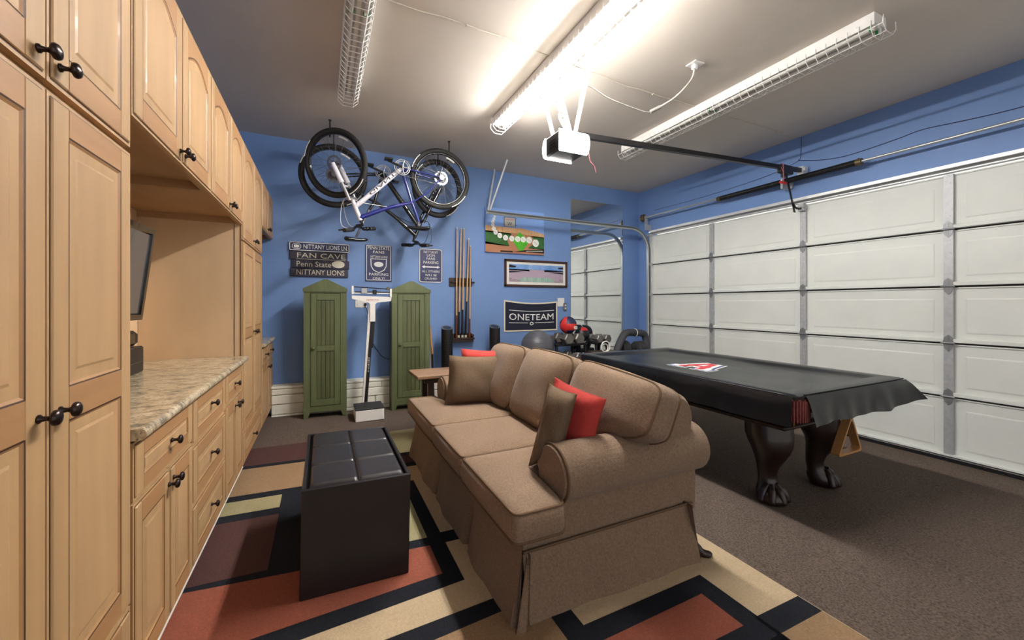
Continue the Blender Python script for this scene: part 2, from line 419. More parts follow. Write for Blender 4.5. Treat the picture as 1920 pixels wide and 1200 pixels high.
def carcass(root, y0, y1, z0, z1, toe=True, x=XF):
    m = MB(); m.box(XB, x - .023, y0 + .001, y1 - .001, z0, z1, 0)
    o = m.build('carcass', ['maple'], root)
    if toe and z1 < 1: MB().box(x - .021, x - .002, y0 + .002, y1 - .002, z0 - .006, z0 - .0005).build('bottom_edge', 'white_enamel', root)
    if toe: MB().box(XB, x - .075, y0 + .001, y1 - .001, fl(-.6) - .002, z0).build('toe_kick', 'maple_rail', root)
    return o
def cabinet(name, label, y0, cat='cabinet', grp=None): return thing(name, label, cat, (XF - .3, y0, 0), grp)
T = .09
# near tall cabinet
c = cabinet('tall_cabinet', 'tall maple cabinet nearest the camera, cut off by the left edge', .795)
carcass(c, .795, 1.64, T, 2.56)
leaf(c, 'drawer', .795, 1.64, T, .378, (1.218, .235))
leaf(c, 'door', .795, 1.218, .382, 1.79, (1.180, 1.077), mids=((1.045, 1.125),)); leaf(c, 'door', 1.218, 1.64, .382, 1.79, (1.257, 1.077), mids=((1.045, 1.125),))
leaf(c, 'door', .795, 1.218, 1.805, 2.56, (1.180, 1.855), arch=.06, rail=.085); leaf(c, 'door', 1.218, 1.64, 1.805, 2.56, (1.257, 1.855), arch=.06, rail=.085)
# far tall cabinet
c = cabinet('tall_cabinet', 'tall maple cabinet at the far end of the long worktop', 3.595)
carcass(c, 3.595, 4.62, T, 2.56)
m = MB(); m.box(XB, XF - .02, 3.590, 3.596, .90, 1.93); m.box(XF - .022, XF - .018, 3.588, 3.597, .90, 1.93, 1); m.box(XF - .06, XF - .056, 3.588, 3.591, .92, 1.93, 1)
m.build('side_panel', ['maple_ply', 'glaze'], c)
leaf(c, 'drawer', 3.60, 4.62, T, .335, (4.06, .2)); leaf(c, 'door', 3.60, 4.11, .34, 1.79, (4.07, 1.08), mids=((1.045, 1.125),)); leaf(c, 'door', 4.11, 4.62, .34, 1.79, (4.15, 1.08), mids=((1.045, 1.125),))
leaf(c, 'door', 3.60, 4.11, 1.805, 2.56, (4.07, 1.86), arch=.06, rail=.085); leaf(c, 'door', 4.11, 4.62, 1.805, 2.56, (4.15, 1.86), arch=.06, rail=.085)
# wall cabinets with recessed undersides
def wall_cab(label, y0, y1, ym, z0, z1=2.56, grp=None):
    c = cabinet('wall_cabinet', label, y0, grp=grp); c.location.z = z0; x = XF - .023
    m = MB(); m.box(XB, x, y0 + .001, y1 - .001, z0 + .05, z1); m.box(XB, x, y0 + .001, y0 + .02, z0 + .006, z0 + .051); m.box(XB, x, y1 - .02, y1 - .001, z0 + .006, z0 + .051)
    m.box(x - .02, x, y0 + .02, y1 - .02, z0 + .006, z0 + .051); m.build('carcass', 'maple_inside', c)
    leaf(c, 'door', y0, ym, z0, z1, (ym - .035, z0 + .048), arch=.06, rail=.085); leaf(c, 'door', ym, y1, z0, z1, (ym + .035, z0 + .048), arch=.06, rail=.085)
wall_cab('maple wall cabinet over the worktop, the nearer of the pair', 1.645, 2.63, 2.14, 1.912)
wall_cab('maple wall cabinet over the worktop, beside the far tall cabinet', 2.63, 3.59, 3.125, 1.912)
wall_cab('short maple wall cabinet in the far left corner', 4.625, 5.55, 5.08, 2.08)
# base cabinets
ZT = .884
c = cabinet('base_cabinet', 'maple base cabinet with one drawer over two doors, nearest the camera', 1.655)
carcass(c, 1.655, 2.29, T, ZT - .003); leaf(c, 'drawer', 1.655, 2.29, .685, ZT - .006, (2.0, .78), rail=.06)
leaf(c, 'door', 1.655, 1.985, T, .68, (1.965, .618), st=.06); leaf(c, 'door', 1.985, 2.29, T, .68, (2.02, .625), st=.06)
c = cabinet('base_cabinet', 'maple base cabinet with a stack of three drawers', 2.29)
carcass(c, 2.29, 2.98, T, ZT - .003)
for a, b, k in ((.66, ZT - .006, .785), (.382, .655, .52), (T, .377, .24)): leaf(c, 'drawer', 2.29, 2.98, a, b, (2.63, k), rail=.06 if a > .6 else .07)
c = cabinet('base_cabinet', 'maple base cabinet with drawer and two doors beside the far tall cabinet', 2.98)
carcass(c, 2.98, 3.59, T, ZT - .003); leaf(c, 'drawer', 2.98, 3.59, .685, ZT - .006, (3.27, .775), rail=.06)
leaf(c, 'door', 2.98, 3.30, T, .68, (3.27, .622), st=.06); leaf(c, 'door', 3.30, 3.59, T, .68, (3.37, .625), st=.06)
c = cabinet('base_cabinet', 'maple base cabinet in the far left corner under its own small worktop', 4.625)
m = MB(); m.box(XB, XF - .023, 4.626, 5.355, T, ZT - .003); m.box(XB, XF - .023, 5.355, 5.545, .355, ZT - .003); m.build('carcass', 'maple', c)
MB().box(XB, XF - .075, 4.626, 5.355, 0, T).build('toe_kick', 'maple_rail', c)
leaf(c, 'drawer', 4.63, 5.09, .70, ZT - .006, (4.86, .79), rail=.05); leaf(c, 'drawer', 5.09, 5.545, .70, ZT - .006, (5.32, .79), rail=.05)
leaf(c, 'door', 4.63, 5.09, T, .695, (5.05, .63), st=.06); leaf(c, 'door', 5.09, 5.545, T, .695, (5.13, .63), st=.06)
def worktop(label, y0, y1):
    pr = [(-1.155, .886), (-.535, .886)]
    for k in range(9):
        a = -math.pi / 2 + math.pi * k / 8; pr.append((-.522 + .018 * math.cos(a), .9045 + .0185 * math.sin(a)))
    pr.append((-1.155, .923)); m = MB(); m.prism([(x, y0, z) for x, z in pr], (0, y1 - y0, 0))
    tag(m.build('worktop', 'granite', None, org=(-.83, y0, .886)), label, 'worktop')
worktop('long speckled granite worktop between the two tall maple cabinets', 1.643, 3.588)
worktop('short granite worktop in the far left corner by the blue wall', 4.625, 5.55)
struct(MB().box(-1.159, -1.151, 1.642, 3.589, .924, 1.96).build('trim_2', 'maple_ply'), 'maple panel at the back of the worktop alcove')
# television leaning down from the alcove, equipment under it
t = thing('television', 'flat television with glossy black frame tilted over the granite worktop', 'television', (-1.0, 2.55, 1.22))
zb, zt, xb, xt = 1.225, 1.752, -.952, -.890; y0, y1 = 2.12, 3.0
def tvp(s_, h, d): return (xb + (xt - xb) * h + d * .993, y0 + (y1 - y0) * s_, zb + (zt - zb) * h - d * .117)
m = MB(); P = [tvp(0, 0, 0), tvp(1, 0, 0), tvp(1, 1, 0), tvp(0, 1, 0)]; m.prism(P, (-.05, 0, .006)); m.build('housing', 'black_plastic', t)
m = MB(); e1, e2 = .045, .075
def fr4(a, b, d): return [tvp(a, b, d), tvp(1 - a, b, d), tvp(1 - a, 1 - b, d), tvp(a, 1 - b, d)]
for q1, q2 in (((0, 0, 0), (0.003, .005, .012)), ((.003, .005, .012), (e1 * .8, e2 * .8, .012)), ((e1 * .8, e2 * .8, .012), (e1, e2, .003))): ring(m, fr4(*q1), fr4(*q2), 0)
m.build('bezel', 'black_gloss', t); MB().poly(fr4(e1, e2, .003)).build('screen', 'screen', t)
m = MB(); m.box(-1.15, -.99, 2.45, 2.65, 1.40, 1.6); m.build('wall_bracket', 'black_plastic', t)
t = thing('media_receiver', 'black media box standing on the granite worktop under the television', 'electronics', (-1.03, 2.6, .923))
MB().rbox(-1.12, -.94, 2.25, 3.02, .924, 1.075, .008).build('case', 'black_plastic', t)
m = MB(); m.box(-.941, -.938, 2.27, 3.0, .985, .99); m.box(-.941, -.938, 2.3, 2.5, 1.01, 1.05); m.build('front_trim', 'black_gloss', t)
t = thing('sound_bar', 'slim black speaker lying on the media box below the television', 'speaker', (-1.03, 2.6, 1.077))
MB().rbox(-1.10, -.955, 2.30, 3.0, 1.078, 1.165, .02).build('case', 'black_plastic', t); MB().box(-.957, -.953, 2.36, 2.94, 1.095, 1.15).build('grille', 'black_gloss', t)

# ------------------------------------------------------------ rug (thin slab following the sloping floor)
r = thing('area_rug', 'geometric area rug of orange, maroon, beige and black blocks', 'rug', (.7, 2.3, fl(.7)))
RZ = .012
def patch(name, mt, x0, x1, a, b, sa=0, sb=None, h=.0):
    sb = sa if sb is None else sb; n = max(1, int((x1 - x0) / .4)); m = MB(); lo = []; hi = []
    for k in range(n + 1):
        x = x0 + (x1 - x0) * k / n; z = fl(x) + RZ + h; lo.append((x, a + sa * x, z)); hi.append((x, b + sb * x, z))
    for k in range(n):
        q = [lo[k], lo[k + 1], hi[k + 1], hi[k]]; m.prism([V(p) - V(0, 0, RZ - .0005 + h) for p in q], (0, 0, RZ - .0005 + h))
    return m.build(name, mt, r)
RL = -.60
patch('ground', 'rug_beige', RL, 2.0, .25, 4.255, 0, .055)
h = .0012
def P(mt, x0, x1, a, b, sa=0, sb=None, lv=1): patch('field', mt, x0, x1, a, b, sa, sb, h * lv)
P('rug_maroon', RL, .30, 3.80, 4.25, 0, .03); P('rug_black', RL, .30, 3.735, 3.80); P('rug_tan', RL, .30, 3.24, 3.735)
P('rug_green', .30, 1.9, 3.63, 4.25, 0, .05); P('rug_black', .30, 1.9, 3.56, 3.63); P('rug_maroon', .30, 1.9, 3.385, 3.56); P('rug_black', .30, 1.9, 3.305, 3.385)
P('rug_black', RL, .05, 2.21, 3.24, lv=.8); P('rug_green', RL, -.25, 2.963, 3.151, lv=2); P('rug_maroon', RL, -.245, 2.29, 2.87, lv=2)
P('rug_black', .05, .619, 1.80, 3.03, .06, 0, .5); P('rug_green', .05, .537, 2.25, 2.93, lv=2); P('rug_black', RL, .619, 1.772, 2.21, .098, 0)
P('rug_orange', RL, .533, 1.867, 2.21, .093, -.08, 2)
P('rug_black', .619, 1.0, 2.165, 2.27)
P('rug_black', RL, .86, 1.513, 1.613, .09, .07); P('rug_tan', RL, .88, .25, 1.513, 0, .09)
P('rug_black', .88, .98, .25, 1.47, lv=2); P('rug_black', .98, 1.70, .95, 1.335, 0, .033, 1); P('rug_orange', .98, 1.593, 1.09, 1.236, .0, .036, 2); P('rug_orange', .98, 1.3, .25, 1.09, lv=2)
P('rug_black', 1.68, 1.995, 1.0, 1.10, lv=1); P('rug_tan', 1.0, 1.995, .25, 1.0, lv=1)

# ------------------------------------------------------------ cushions
def cushion(name, q, T, bulge, mt, parent=None, org=None, pipe=None, pr=.0065, n=14, rnd=.10, back=None, wr=0, pinch=0, both=True, seed=1):
    """soft cushion on the quad q (four corners); T edge thickness, bulge of each face; pipe draws welts"""
    a, b, c, d = [V(p) for p in q]; nr = (b - a).cross(d - a).normalized(); rg = random.Random(seed)
    ph = [rg.uniform(0, 6.28) for _ in range(6)]
    def base(u, v):
        e = rnd
        uu, vv = 2 * u - 1, 2 * v - 1
        k = 1 - e * (abs(uu) ** 6) * (abs(vv) ** 6) - pinch * 0
        s1 = 1 - pinch * (1 - abs(vv) ** 2) * abs(uu) ** 3; s2 = 1 - pinch * (1 - abs(uu) ** 2) * abs(vv) ** 3
        uu *= k * s1; vv *= k * s2; u, v = (uu + 1) / 2, (vv + 1) / 2
        return a * (1 - u) * (1 - v) + b * u * (1 - v) + c * u * v + d * (1 - u) * v
    def hgt(u, v):
        uu, vv = 2 * u - 1, 2 * v - 1
        h = max(0, (1 - uu ** 4) * (1 - vv ** 4)) ** .6
        h += wr * h * (math.sin(7 * u + ph[0] + 2 * v) * .5 + math.sin(9 * v + ph[1] - 3 * u) * .4 + math.sin(13 * (u + v) + ph[2]) * .25)
        return h
    m = MB()
    fr = lambda u, v: base(u, v) + nr * (T / 2 + bulge * hgt(u, v))
    bb = bulge if back is None else back
    bk = lambda u, v: base(1 - u, v) - nr * (T / 2 + bb * hgt(1 - u, v))
    m.grid(fr, n, n); m.grid(bk, n, n)
    B = [(i / n, 0) for i in range(n)] + [(1, i / n) for i in range(n)] + [(1 - i / n, 1) for i in range(n)] + [(0, 1 - i / n) for i in range(n)]
    P0 = [base(u, v) for u, v in B]; N = len(P0); ctr = sum(P0, Vector()) / N
    if T > .004:
        L = []
        for k, f in ((-.5, 0), (-.25, .012), (.25, .012), (.5, 0)):
            L.append([p + nr * T * k + (p - ctr).normalized() * f * min(1, T / .08) for p in P0])
        for q_ in range(3): m.add(L[q_] + L[q_ + 1], [(i, (i + 1) % N, N + (i + 1) % N, N + i) for i in range(N)], 0, True)
    o = m.build(name, mt, parent, org)
    if pipe:
        mm = MB()
        for k in ((.5, -.5) if T > .03 else (0,)): mm.tube([p + nr * T * k for p in P0], pr, 6, closed=True)
        mm.build('piping', pipe, o)
    return o

# ------------------------------------------------------------ sofa
s = thing('sofa', 'three seat brown fabric sofa with rolled arms and pleated skirt', 'sofa', (1.22, 2.5, fl(1.22) + .012))
FZ = fl(1.22) + .014
NY, FY = 1.47, 3.56
m = MB(); m.box(.78, 1.70, NY + .06, FY - .06, FZ + .10, .36); m.build('seat_base', 'sofa', s)
def arm(yc, sgn, label):                      # sgn -1: outer side towards the camera
    r_ = .13; zc = .54; x0, x1 = .945, 1.845; m = MB(); n = 26; prof = []
    yi = yc - sgn * .115; yo = yc + sgn * .085
    prof.append((yi, FZ + .22))
    prof.append((yi, zc - .02))
    for k in range(n + 1):
        a = math.pi - math.pi * 1.36 * k / n
        prof.append((yc + sgn * r_ * math.cos(a), zc + r_ * math.sin(a)))
    prof.append((yo - sgn * .05, zc - .118)); prof.append((yo - sgn * .05, FZ + .22))
    for k in range(len(prof) - 1):
        (ya, za), (yb, zb_) = prof[k], prof[k + 1]
        m.add([(x0 + .02, ya, za), (x1, ya, za), (x1, yb, zb_), (x0 + .02, yb, zb_)], [(0, 1, 2, 3)], 0, 2 <= k < n + 2)
    m.poly([(x1, y, z) for y, z in prof]); 
    ins = [((y - yc) * .93 + yc, (z - zc) * (.93 if z > zc - .12 else 1) + zc) for y, z in prof]
    m.add([(x0 + .02, y, z) for y, z in prof] + [(x0, y, z) for y, z in ins], [(i, i + 1, len(prof) + i + 1, len(prof) + i) for i in range(len(prof) - 1)], 0, True)
    m.poly([(x0, y, z) for y, z in ins])
    o = m.build('arm', 'sofa', s); MB().tube([(x0 + .016, y, z) for y, z in prof], .007, 6).build('piping', 'piping', o)
    return o
arm(NY + .105, -1, ''); arm(FY - .105, 1, '')
# back frame with a rolled top
m = MB(); pr = [(1.49, .50), (1.50, .74)] + [(1.64 + .14 * math.cos(a), .735 + .12 * math.sin(a)) for a in [math.pi - math.pi * k / 12 for k in range(13)]] + [(1.755, .6), (1.755, .50)]
yA, yB = NY + .02, FY - .02; N = len(pr)
m.add([(x, yA + .03, z) for x, z in pr] + [(x, yB - .03, z) for x, z in pr], [(i, i + 1, N + i + 1, N + i) for i in range(N - 1)], 0, True)
pi = [((x - 1.63) * .88 + 1.63, z - (.02 if z > .7 else 0)) for x, z in pr]
for ya, yb in ((yA + .03, yA), (yB - .03, yB)):
    m.add([(x, ya, z) for x, z in pr] + [(x, yb, z) for x, z in pi], [(i, i + 1, N + i + 1, N + i) for i in range(N - 1)], 0, True); m.poly([(x, yb, z) for x, z in pi])
m.box(1.49, 1.745, NY + .08, FY - .08, FZ + .2, .51); m.build('back_frame', 'sofa', s)
# skirt: four pleated faces
def skirt(p0, p1, zt, out, pleats=(), fold=.012, seed=3):
    p0, p1 = V(*p0, 0), V(*p1, 0); out = V(*out, 0); L = (p1 - p0).length; n = max(12, int(L / .025)); m = MB(); rg = random.Random(seed)
    f1, f2 = rg.uniform(0, 6), rg.uniform(0, 6)
    def fn(u, v):
        p = p0 + (p1 - p0) * u; s_ = u * L
        o_ = .06 * v * v ** .3 + fold * v * (math.sin(s_ * 11 + f1) * .45 + math.sin(s_ * 23 + f2) * .25)
        for q in pleats:
            d = abs(s_ - q); o_ -= (.055 * max(0, 1 - d / .03)) * v
        zb_ = fl(p.x) + .004 + RZ - .004
        zb_ = zb_ if True else 0
        return (p.x + out.x * o_, p.y + out.y * o_, zt + (zb_ - zt) * v)
    m.grid(fn, n, 8); o = m.build('skirt', 'sofa', s)
    MB().tube([V(p0.x, p0.y, zt) + out * .003, V(p1.x, p1.y, zt) + out * .003], .006, 6).build('piping', 'piping', o)
ZS = .252
skirt((.775, NY + .05), (1.792, NY + .05), ZS, (0, -1), seed=3)
skirt((.755, NY + .01), (.755, FY - .01), .33, (-1, 0), pleats=(.60, 1.24), fold=.016, seed=5)
skirt((1.755, NY + .01), (1.755, FY - .01), ZS, (1, 0), seed=8); skirt((.775, FY - .035), (1.755, FY - .035), ZS, (0, 1), seed=9)
m = MB()
for k, (dx, dy) in enumerate(((.0, .0), (.035, -.01), (.012, -.03))):
    m.grid(lambda u, v, dx=dx, dy=dy: (.765 + dx - .05 * v + .022 * math.sin(u * math.pi * 2 + k) * v, NY + .035 + dy - .012 * v + .02 * u - .03 * v, .25 + (fl(.75) + .014 - .25) * v), 8, 6)
m.build('corner_pleat', 'sofa', s)
# side panels between roll and skirt
m = MB(); m.rbox(.90, 1.75, NY + .061, NY + .10, .245, .47, .01); m.build('side_panel', 'sofa', s); m = MB(); m.rbox(.90, 1.75, FY - .10, FY - .061, .245, .47, .01); m.build('side_panel', 'sofa', s)
m = MB(); m.rbox(.775, .80, NY + .02, FY - .02, .31, .37, .01); m.build('front_rail', 'sofa', s)
# seat cushions: two T-shaped ends and a plain middle
def tcush(y0, y1, yarm, seed):
    """seat cushion whose front wraps the arm on the yarm side (None: plain)"""
    x0, x1, xa = .69, 1.34, .925; ya, yb = y0, y1; zb, zt = .345, .475
    if yarm is None: out = [(x0, ya), (x1, ya), (x1, yb), (x0, yb)]
    elif yarm < ya: out = [(x0, yarm), (xa, yarm), (xa, ya), (x1, ya), (x1, yb), (x0, yb)]
    else: out = [(x0, ya), (x1, ya), (x1, yb), (xa, yb), (xa, yarm), (x0, yarm)]
    # rounded outline sampled densely
    n = len(out); pts = []
    for i in range(n):
        p, c_, q = V(*out[i - 1], 0), V(*out[i], 0), V(*out[(i + 1) % n], 0); r_ = .035
        d1 = (p - c_).normalized(); d2 = (q - c_).normalized(); A, B = c_ + d1 * r_, c_ + d2 * r_
        for k in range(5): t = k / 4; pts.append(A * (1 - t) ** 2 + c_ * 2 * t * (1 - t) + B * t * t)
        L = (q - c_).length - 2 * r_; cnt = int(L / .05)
        for k in range(1, cnt): pts.append(B + (q - c_).normalized() * L * k / cnt)
    ctr = V((x0 + x1) / 2, (ya + yb) / 2, 0); N = len(pts); rg = random.Random(seed)
    def off(p, d):                         # inset towards the core of the cushion
        core = V(min(max(p.x, x0 + .16), x1 - .16), min(max(p.y, ya + .16), yb - .16), 0)
        v = core - p; return p + v * min(1, d)
    rings = [[V(*p.xy, zb) for p in [off(p, .05) for p in pts]], [V(*p.xy, zb + .02) + (p - ctr).normalized() * .012 for p in pts], [V(*p.xy, (zb + zt) / 2) + (p - ctr).normalized() * .024 for p in pts], [V(*p.xy, zt - .012) + (p - ctr).normalized() * .012 for p in pts], [V(*p.xy, zt) for p in pts]]
    for d, h in ((.18, .012), (.4, .022), (.7, .028), (.97, .030)): rings.append([V(*off(p, d).xy, zt + h) for p in pts])
    m = MB(); vs = [p for R in rings for p in R]
    m.add(vs, [(j * N + i, j * N + (i + 1) % N, (j + 1) * N + (i + 1) % N, (j + 1) * N + i) for j in range(len(rings) - 1) for i in range(N)], 0, True)
    m.add([p for p in rings[-1]], [tuple(range(N))], 0, True)
    o = m.build('seat_cushion', 'sofa', s); mm = MB(); mm.tube(rings[4], .0065, 6, closed=True); mm.tube(rings[1], .0065, 6, closed=True); mm.build('piping', 'piping', o)
tcush(1.70, 2.075, 1.42, 1); tcush(2.085, 2.70, None, 2); tcush(2.71, 3.31, 3.58, 3)
# back cushions lean on the frame
cushion('back_cushion', [(1.36, 2.10, .50), (1.40, 1.38, .675), (1.53, 1.40, .905), (1.53, 2.08, .955)], .13, .075, 'sofa', s, pipe='piping', rnd=.10, wr=.10, seed=2)
cushion('back_cushion', [(1.33, 2.74, .48), (1.33, 2.11, .48), (1.50, 2.09, .955), (1.51, 2.72, .965)], .12, .08, 'sofa', s, pipe='piping', rnd=.10, wr=.12, seed=3)
cushion('back_cushion', [(1.32, 3.34, .48), (1.32, 2.75, .48), (1.49, 2.73, .955), (1.50, 3.36, .945)], .12, .08, 'sofa', s, pipe='piping', rnd=.10, wr=.12, seed=4)
m = MB(); m.tube(bez([(1.70, 1.60, .12), (1.76, 1.56, .075), (1.80, 1.53, .03), (1.835, 1.50, -.015), (1.87, 1.475, -.03)], 4), [.03] * 8 + [.026] * 4 + [.022] * 4 + [.02], 8); m.sphere((1.868, 1.478, -.025), (.026, .022, .016), 10, 6)
m.build('rear_foot', 'mahogany', s)
s.rotation_euler.y = TILT * .0
# scatter pillows
tag(cushion('throw_pillow', [(.885, 3.12, .50), (1.345, 3.02, .50), (1.385, 3.10, .875), (.955, 3.22, .885)], .012, .085, 'pillow_brown', None, (1.12, 3.1, .48), pipe='piping', pr=.004, rnd=.0, wr=.16, pinch=.07, seed=6), 'brown square scatter pillow in front of a red one, at the far sofa arm', 'pillow')
tag(cushion('throw_pillow', [(1.05, 3.23, .53), (1.46, 3.06, .52), (1.50, 3.12, .915), (1.09, 3.31, .925)], .012, .07, 'red_cloth', None, (1.2, 3.25, .48), pipe='red_piping', pr=.004, rnd=0, wr=.1, pinch=.07, seed=7), 'red scatter pillow behind the brown one at the far sofa arm', 'pillow')
tag(cushion('throw_pillow', [(.935, 1.765, .505), (1.065, 1.675, .56), (1.135, 1.64, .87), (1.05, 1.765, .91)], .012, .105, 'pillow_brown', None, (1.03, 1.8, .48), pipe='piping', pr=.004, rnd=0, wr=.1, pinch=.05, seed=8), 'brown scatter pillow on edge beside the near rolled sofa arm', 'pillow')
tag(cushion('throw_pillow', [(1.08, 1.90, .53), (1.20, 1.60, .60), (1.25, 1.56, .85), (1.13, 1.83, .92)], .012, .055, 'red_cloth', None, (1.2, 1.7, .48), pipe='red_piping', pr=.004, rnd=0, wr=.08, pinch=.06, seed=9), 'red scatter pillow by the near rolled sofa arm', 'pillow')

# ------------------------------------------------------------ storage ottoman
oz = fl(.15) + RZ + .002
o = thing('storage_ottoman', 'dark brown leather storage ottoman standing on the patterned rug', 'ottoman', (.147, 2.41, oz))
x0, x1, y0, y1, zt = -.093, .383, 1.985, 2.83, .488
m = MB(); m.rbox(x0, x1, y0, y0 + .016, oz, zt, .004); m.rbox(x0, x1, y1 - .016, y1, oz, zt, .004); m.rbox(x0, x0 + .016, y0 + .015, y1 - .015, oz, zt, .004); m.rbox(x1 - .016, x1, y0 + .015, y1 - .015, oz, zt, .004)
m.box(x0 + .01, x1 - .01, y0 + .01, y1 - .01, oz + .01, .455); m.build('box', 'leather_dark', o)
lid = MB().rbox(x0 + .024, x1 - .024, y0 + .024, y1 - .024, .456, .476, .006).build('lid', 'leather', o)
xs = [x0 + .03, .145, x1 - .03]; ys = [y0 + .03, 2.262, 2.545, y1 - .03]
for i in range(2):
    for j in range(3):
        a, b, c, d = xs[i], xs[i + 1], ys[j], ys[j + 1]; m = MB()
        e = [.006 if i else -.0, .006]
        def fn(u, v, a=a, b=b, c=c, d=d):
            uu, vv = 2 * u - 1, 2 * v - 1; e_ = max(0, (1 - uu ** 20) * (1 - vv ** 20)) ** .5
            return (a + (b - a) * u, c + (d - c) * v, .480 + .016 * e_)
        m.grid(fn, 24, 24); m.build('pad', 'leather', lid)
m = MB(); m.tube([(xs[1] - .006, ys[0], .4875), (xs[1] - .006, ys[3], .4875)], .0015, 4); m.tube([(xs[1] + .006, ys[0], .4875), (xs[1] + .006, ys[3], .4875)], .0015, 4); m.build('stitching', 'leather', lid)
o.rotation_euler.y = TILT

# ------------------------------------------------------------ pool table
pt = thing('pool_table', 'dark mahogany pool table with ball and claw feet under a black cover', 'pool table', (3.235, 2.55, fl(3.235)))
TX0, TX1, TY0, TY1, TZ = 2.55, 3.92, 1.42, 3.68, .765
m = MB(); m.rbox(2.74, 3.73, 1.60, 3.50, .50, .66, .012); m.rbox(2.71, 3.76, 1.57, 3.53, .485, .52, .012); m.build('cabinet', 'mahogany', pt)
for q in ((TX0 + .02, TX0 + .17, TY0 + .10, TY1 - .10), (TX1 - .17, TX1 - .02, TY0 + .10, TY1 - .10), (TX0 + .10, TX1 - .10, TY0 + .02, TY0 + .17), (TX0 + .10, TX1 - .10, TY1 - .17, TY1 - .02)):
    MB().rbox(q[0], q[1], q[2], q[3], .63, TZ - .016, .015).build('rail', 'mahogany', pt)
MB().box(TX0 + .12, TX1 - .12, TY0 + .12, TY1 - .12, .655, .725).build('slate_bed', 'green_dark', pt)
def claw_leg(cx, cy, ox, oy):
    z0 = fl(cx); d = V(ox, oy, 0).normalized(); sd = V(-d.y, d.x, 0); m = MB(); n = 18
    prof = [(.50, .0, .14), (.46, .012, .142), (.41, .03, .132), (.36, .035, .112), (.30, .02, .088), (.24, 0, .07), (.18, -.012, .058), (.13, -.006, .058), (.10, .012, .07), (.075, .03, .083), (.04, .045, .09), (.012, .05, .082), (0, .05, .066)]
    vs = []
    for z, o_, r_ in prof:
        for k in range(n):
            a = 2 * math.pi * k / n; ca, sa = math.cos(a), math.sin(a)
            e = 1 + (.10 if z > .27 else .04) * math.cos(4 * a) * (-1)
            stretch = 1.15 if z < .09 else 1
            p = V(cx, cy, 0) + d * (o_ + r_ * ca * e * stretch) + sd * (r_ * sa * e); vs.append((p.x, p.y, z0 + z * (1 if z < .5 else (.505 - z0) / .5)))
    m.add(vs, [(j * n + k, j * n + (k + 1) % n, (j + 1) * n + (k + 1) % n, (j + 1) * n + k) for j in range(len(prof) - 1) for k in range(n)], 0, True)
    o = m.build('leg', 'mahogany', pt); m = MB()
    for a in (-1.15, -.4, .4, 1.15):
        dd = d * math.cos(a) + sd * math.sin(a); b = V(cx, cy, z0) + d * .04
        m.tube(bez([b + dd * .03 + V(0, 0, .12), b + dd * .06 + V(0, 0, .095), b + dd * .085 + V(0, 0, .055), b + dd * .095 + V(0, 0, .014)], 4), [.022] * 4 + [.026] * 4 + [.025] * 4 + [.014], 8)
    m.build('claw', 'mahogany', o)
for cx, cy, ox, oy in ((2.87, 1.78, -.6, -1), (3.47, 1.78, .9, -1), (2.87, 3.32, -.6, 1), (3.47, 3.32, .9, 1)): claw_leg(cx, cy, ox, oy)
# corner pockets with leather fringe
for px, py, sx, sy in ((TX0, TY0, -1, -1), (TX1, TY0, 1, -1), (TX0, TY1, -1, 1), (TX1, TY1, 1, 1)):
    c = V(px - sx * .108, py - sy * .104, 0); n = 20; m = MB()
    a0 = math.atan2(sy, sx)
    def at(a, r_, z): return (c.x + math.cos(a) * r_, c.y + math.sin(a) * r_, z)
    m.grid(lambda u, v: at(a0 - 1.5 + 3.0 * u, .104 + .004 * math.sin(u * 44), .735 - .135 * v), n * 3, 2, 0)
    m.grid(lambda u, v: at(a0 - 1.5 + 3.0 * u, .108 - .05 * v, .759), n, 1, 1); m.grid(lambda u, v: at(a0 - 1.5 + 3.0 * u, .109 - .004 * v, .759 - .03 * v), n, 1, 1)
    pk = m.build('pocket', ['pocket', 'mahogany'], pt); m = MB()
    for k in range(19):
        a = a0 - 1.4 + 2.8 * k / 18; m.tube([at(a, .109, .725), at(a, .11, .655), at(a + .02, .11, .595)], [.0085, .008, .005], 6)
    m.tube([at(a0, .113, .60), at(a0, .115, .575)], [.007, .002], 6, 1); m.build('fringe', ['pocket', 'gold'], pk)
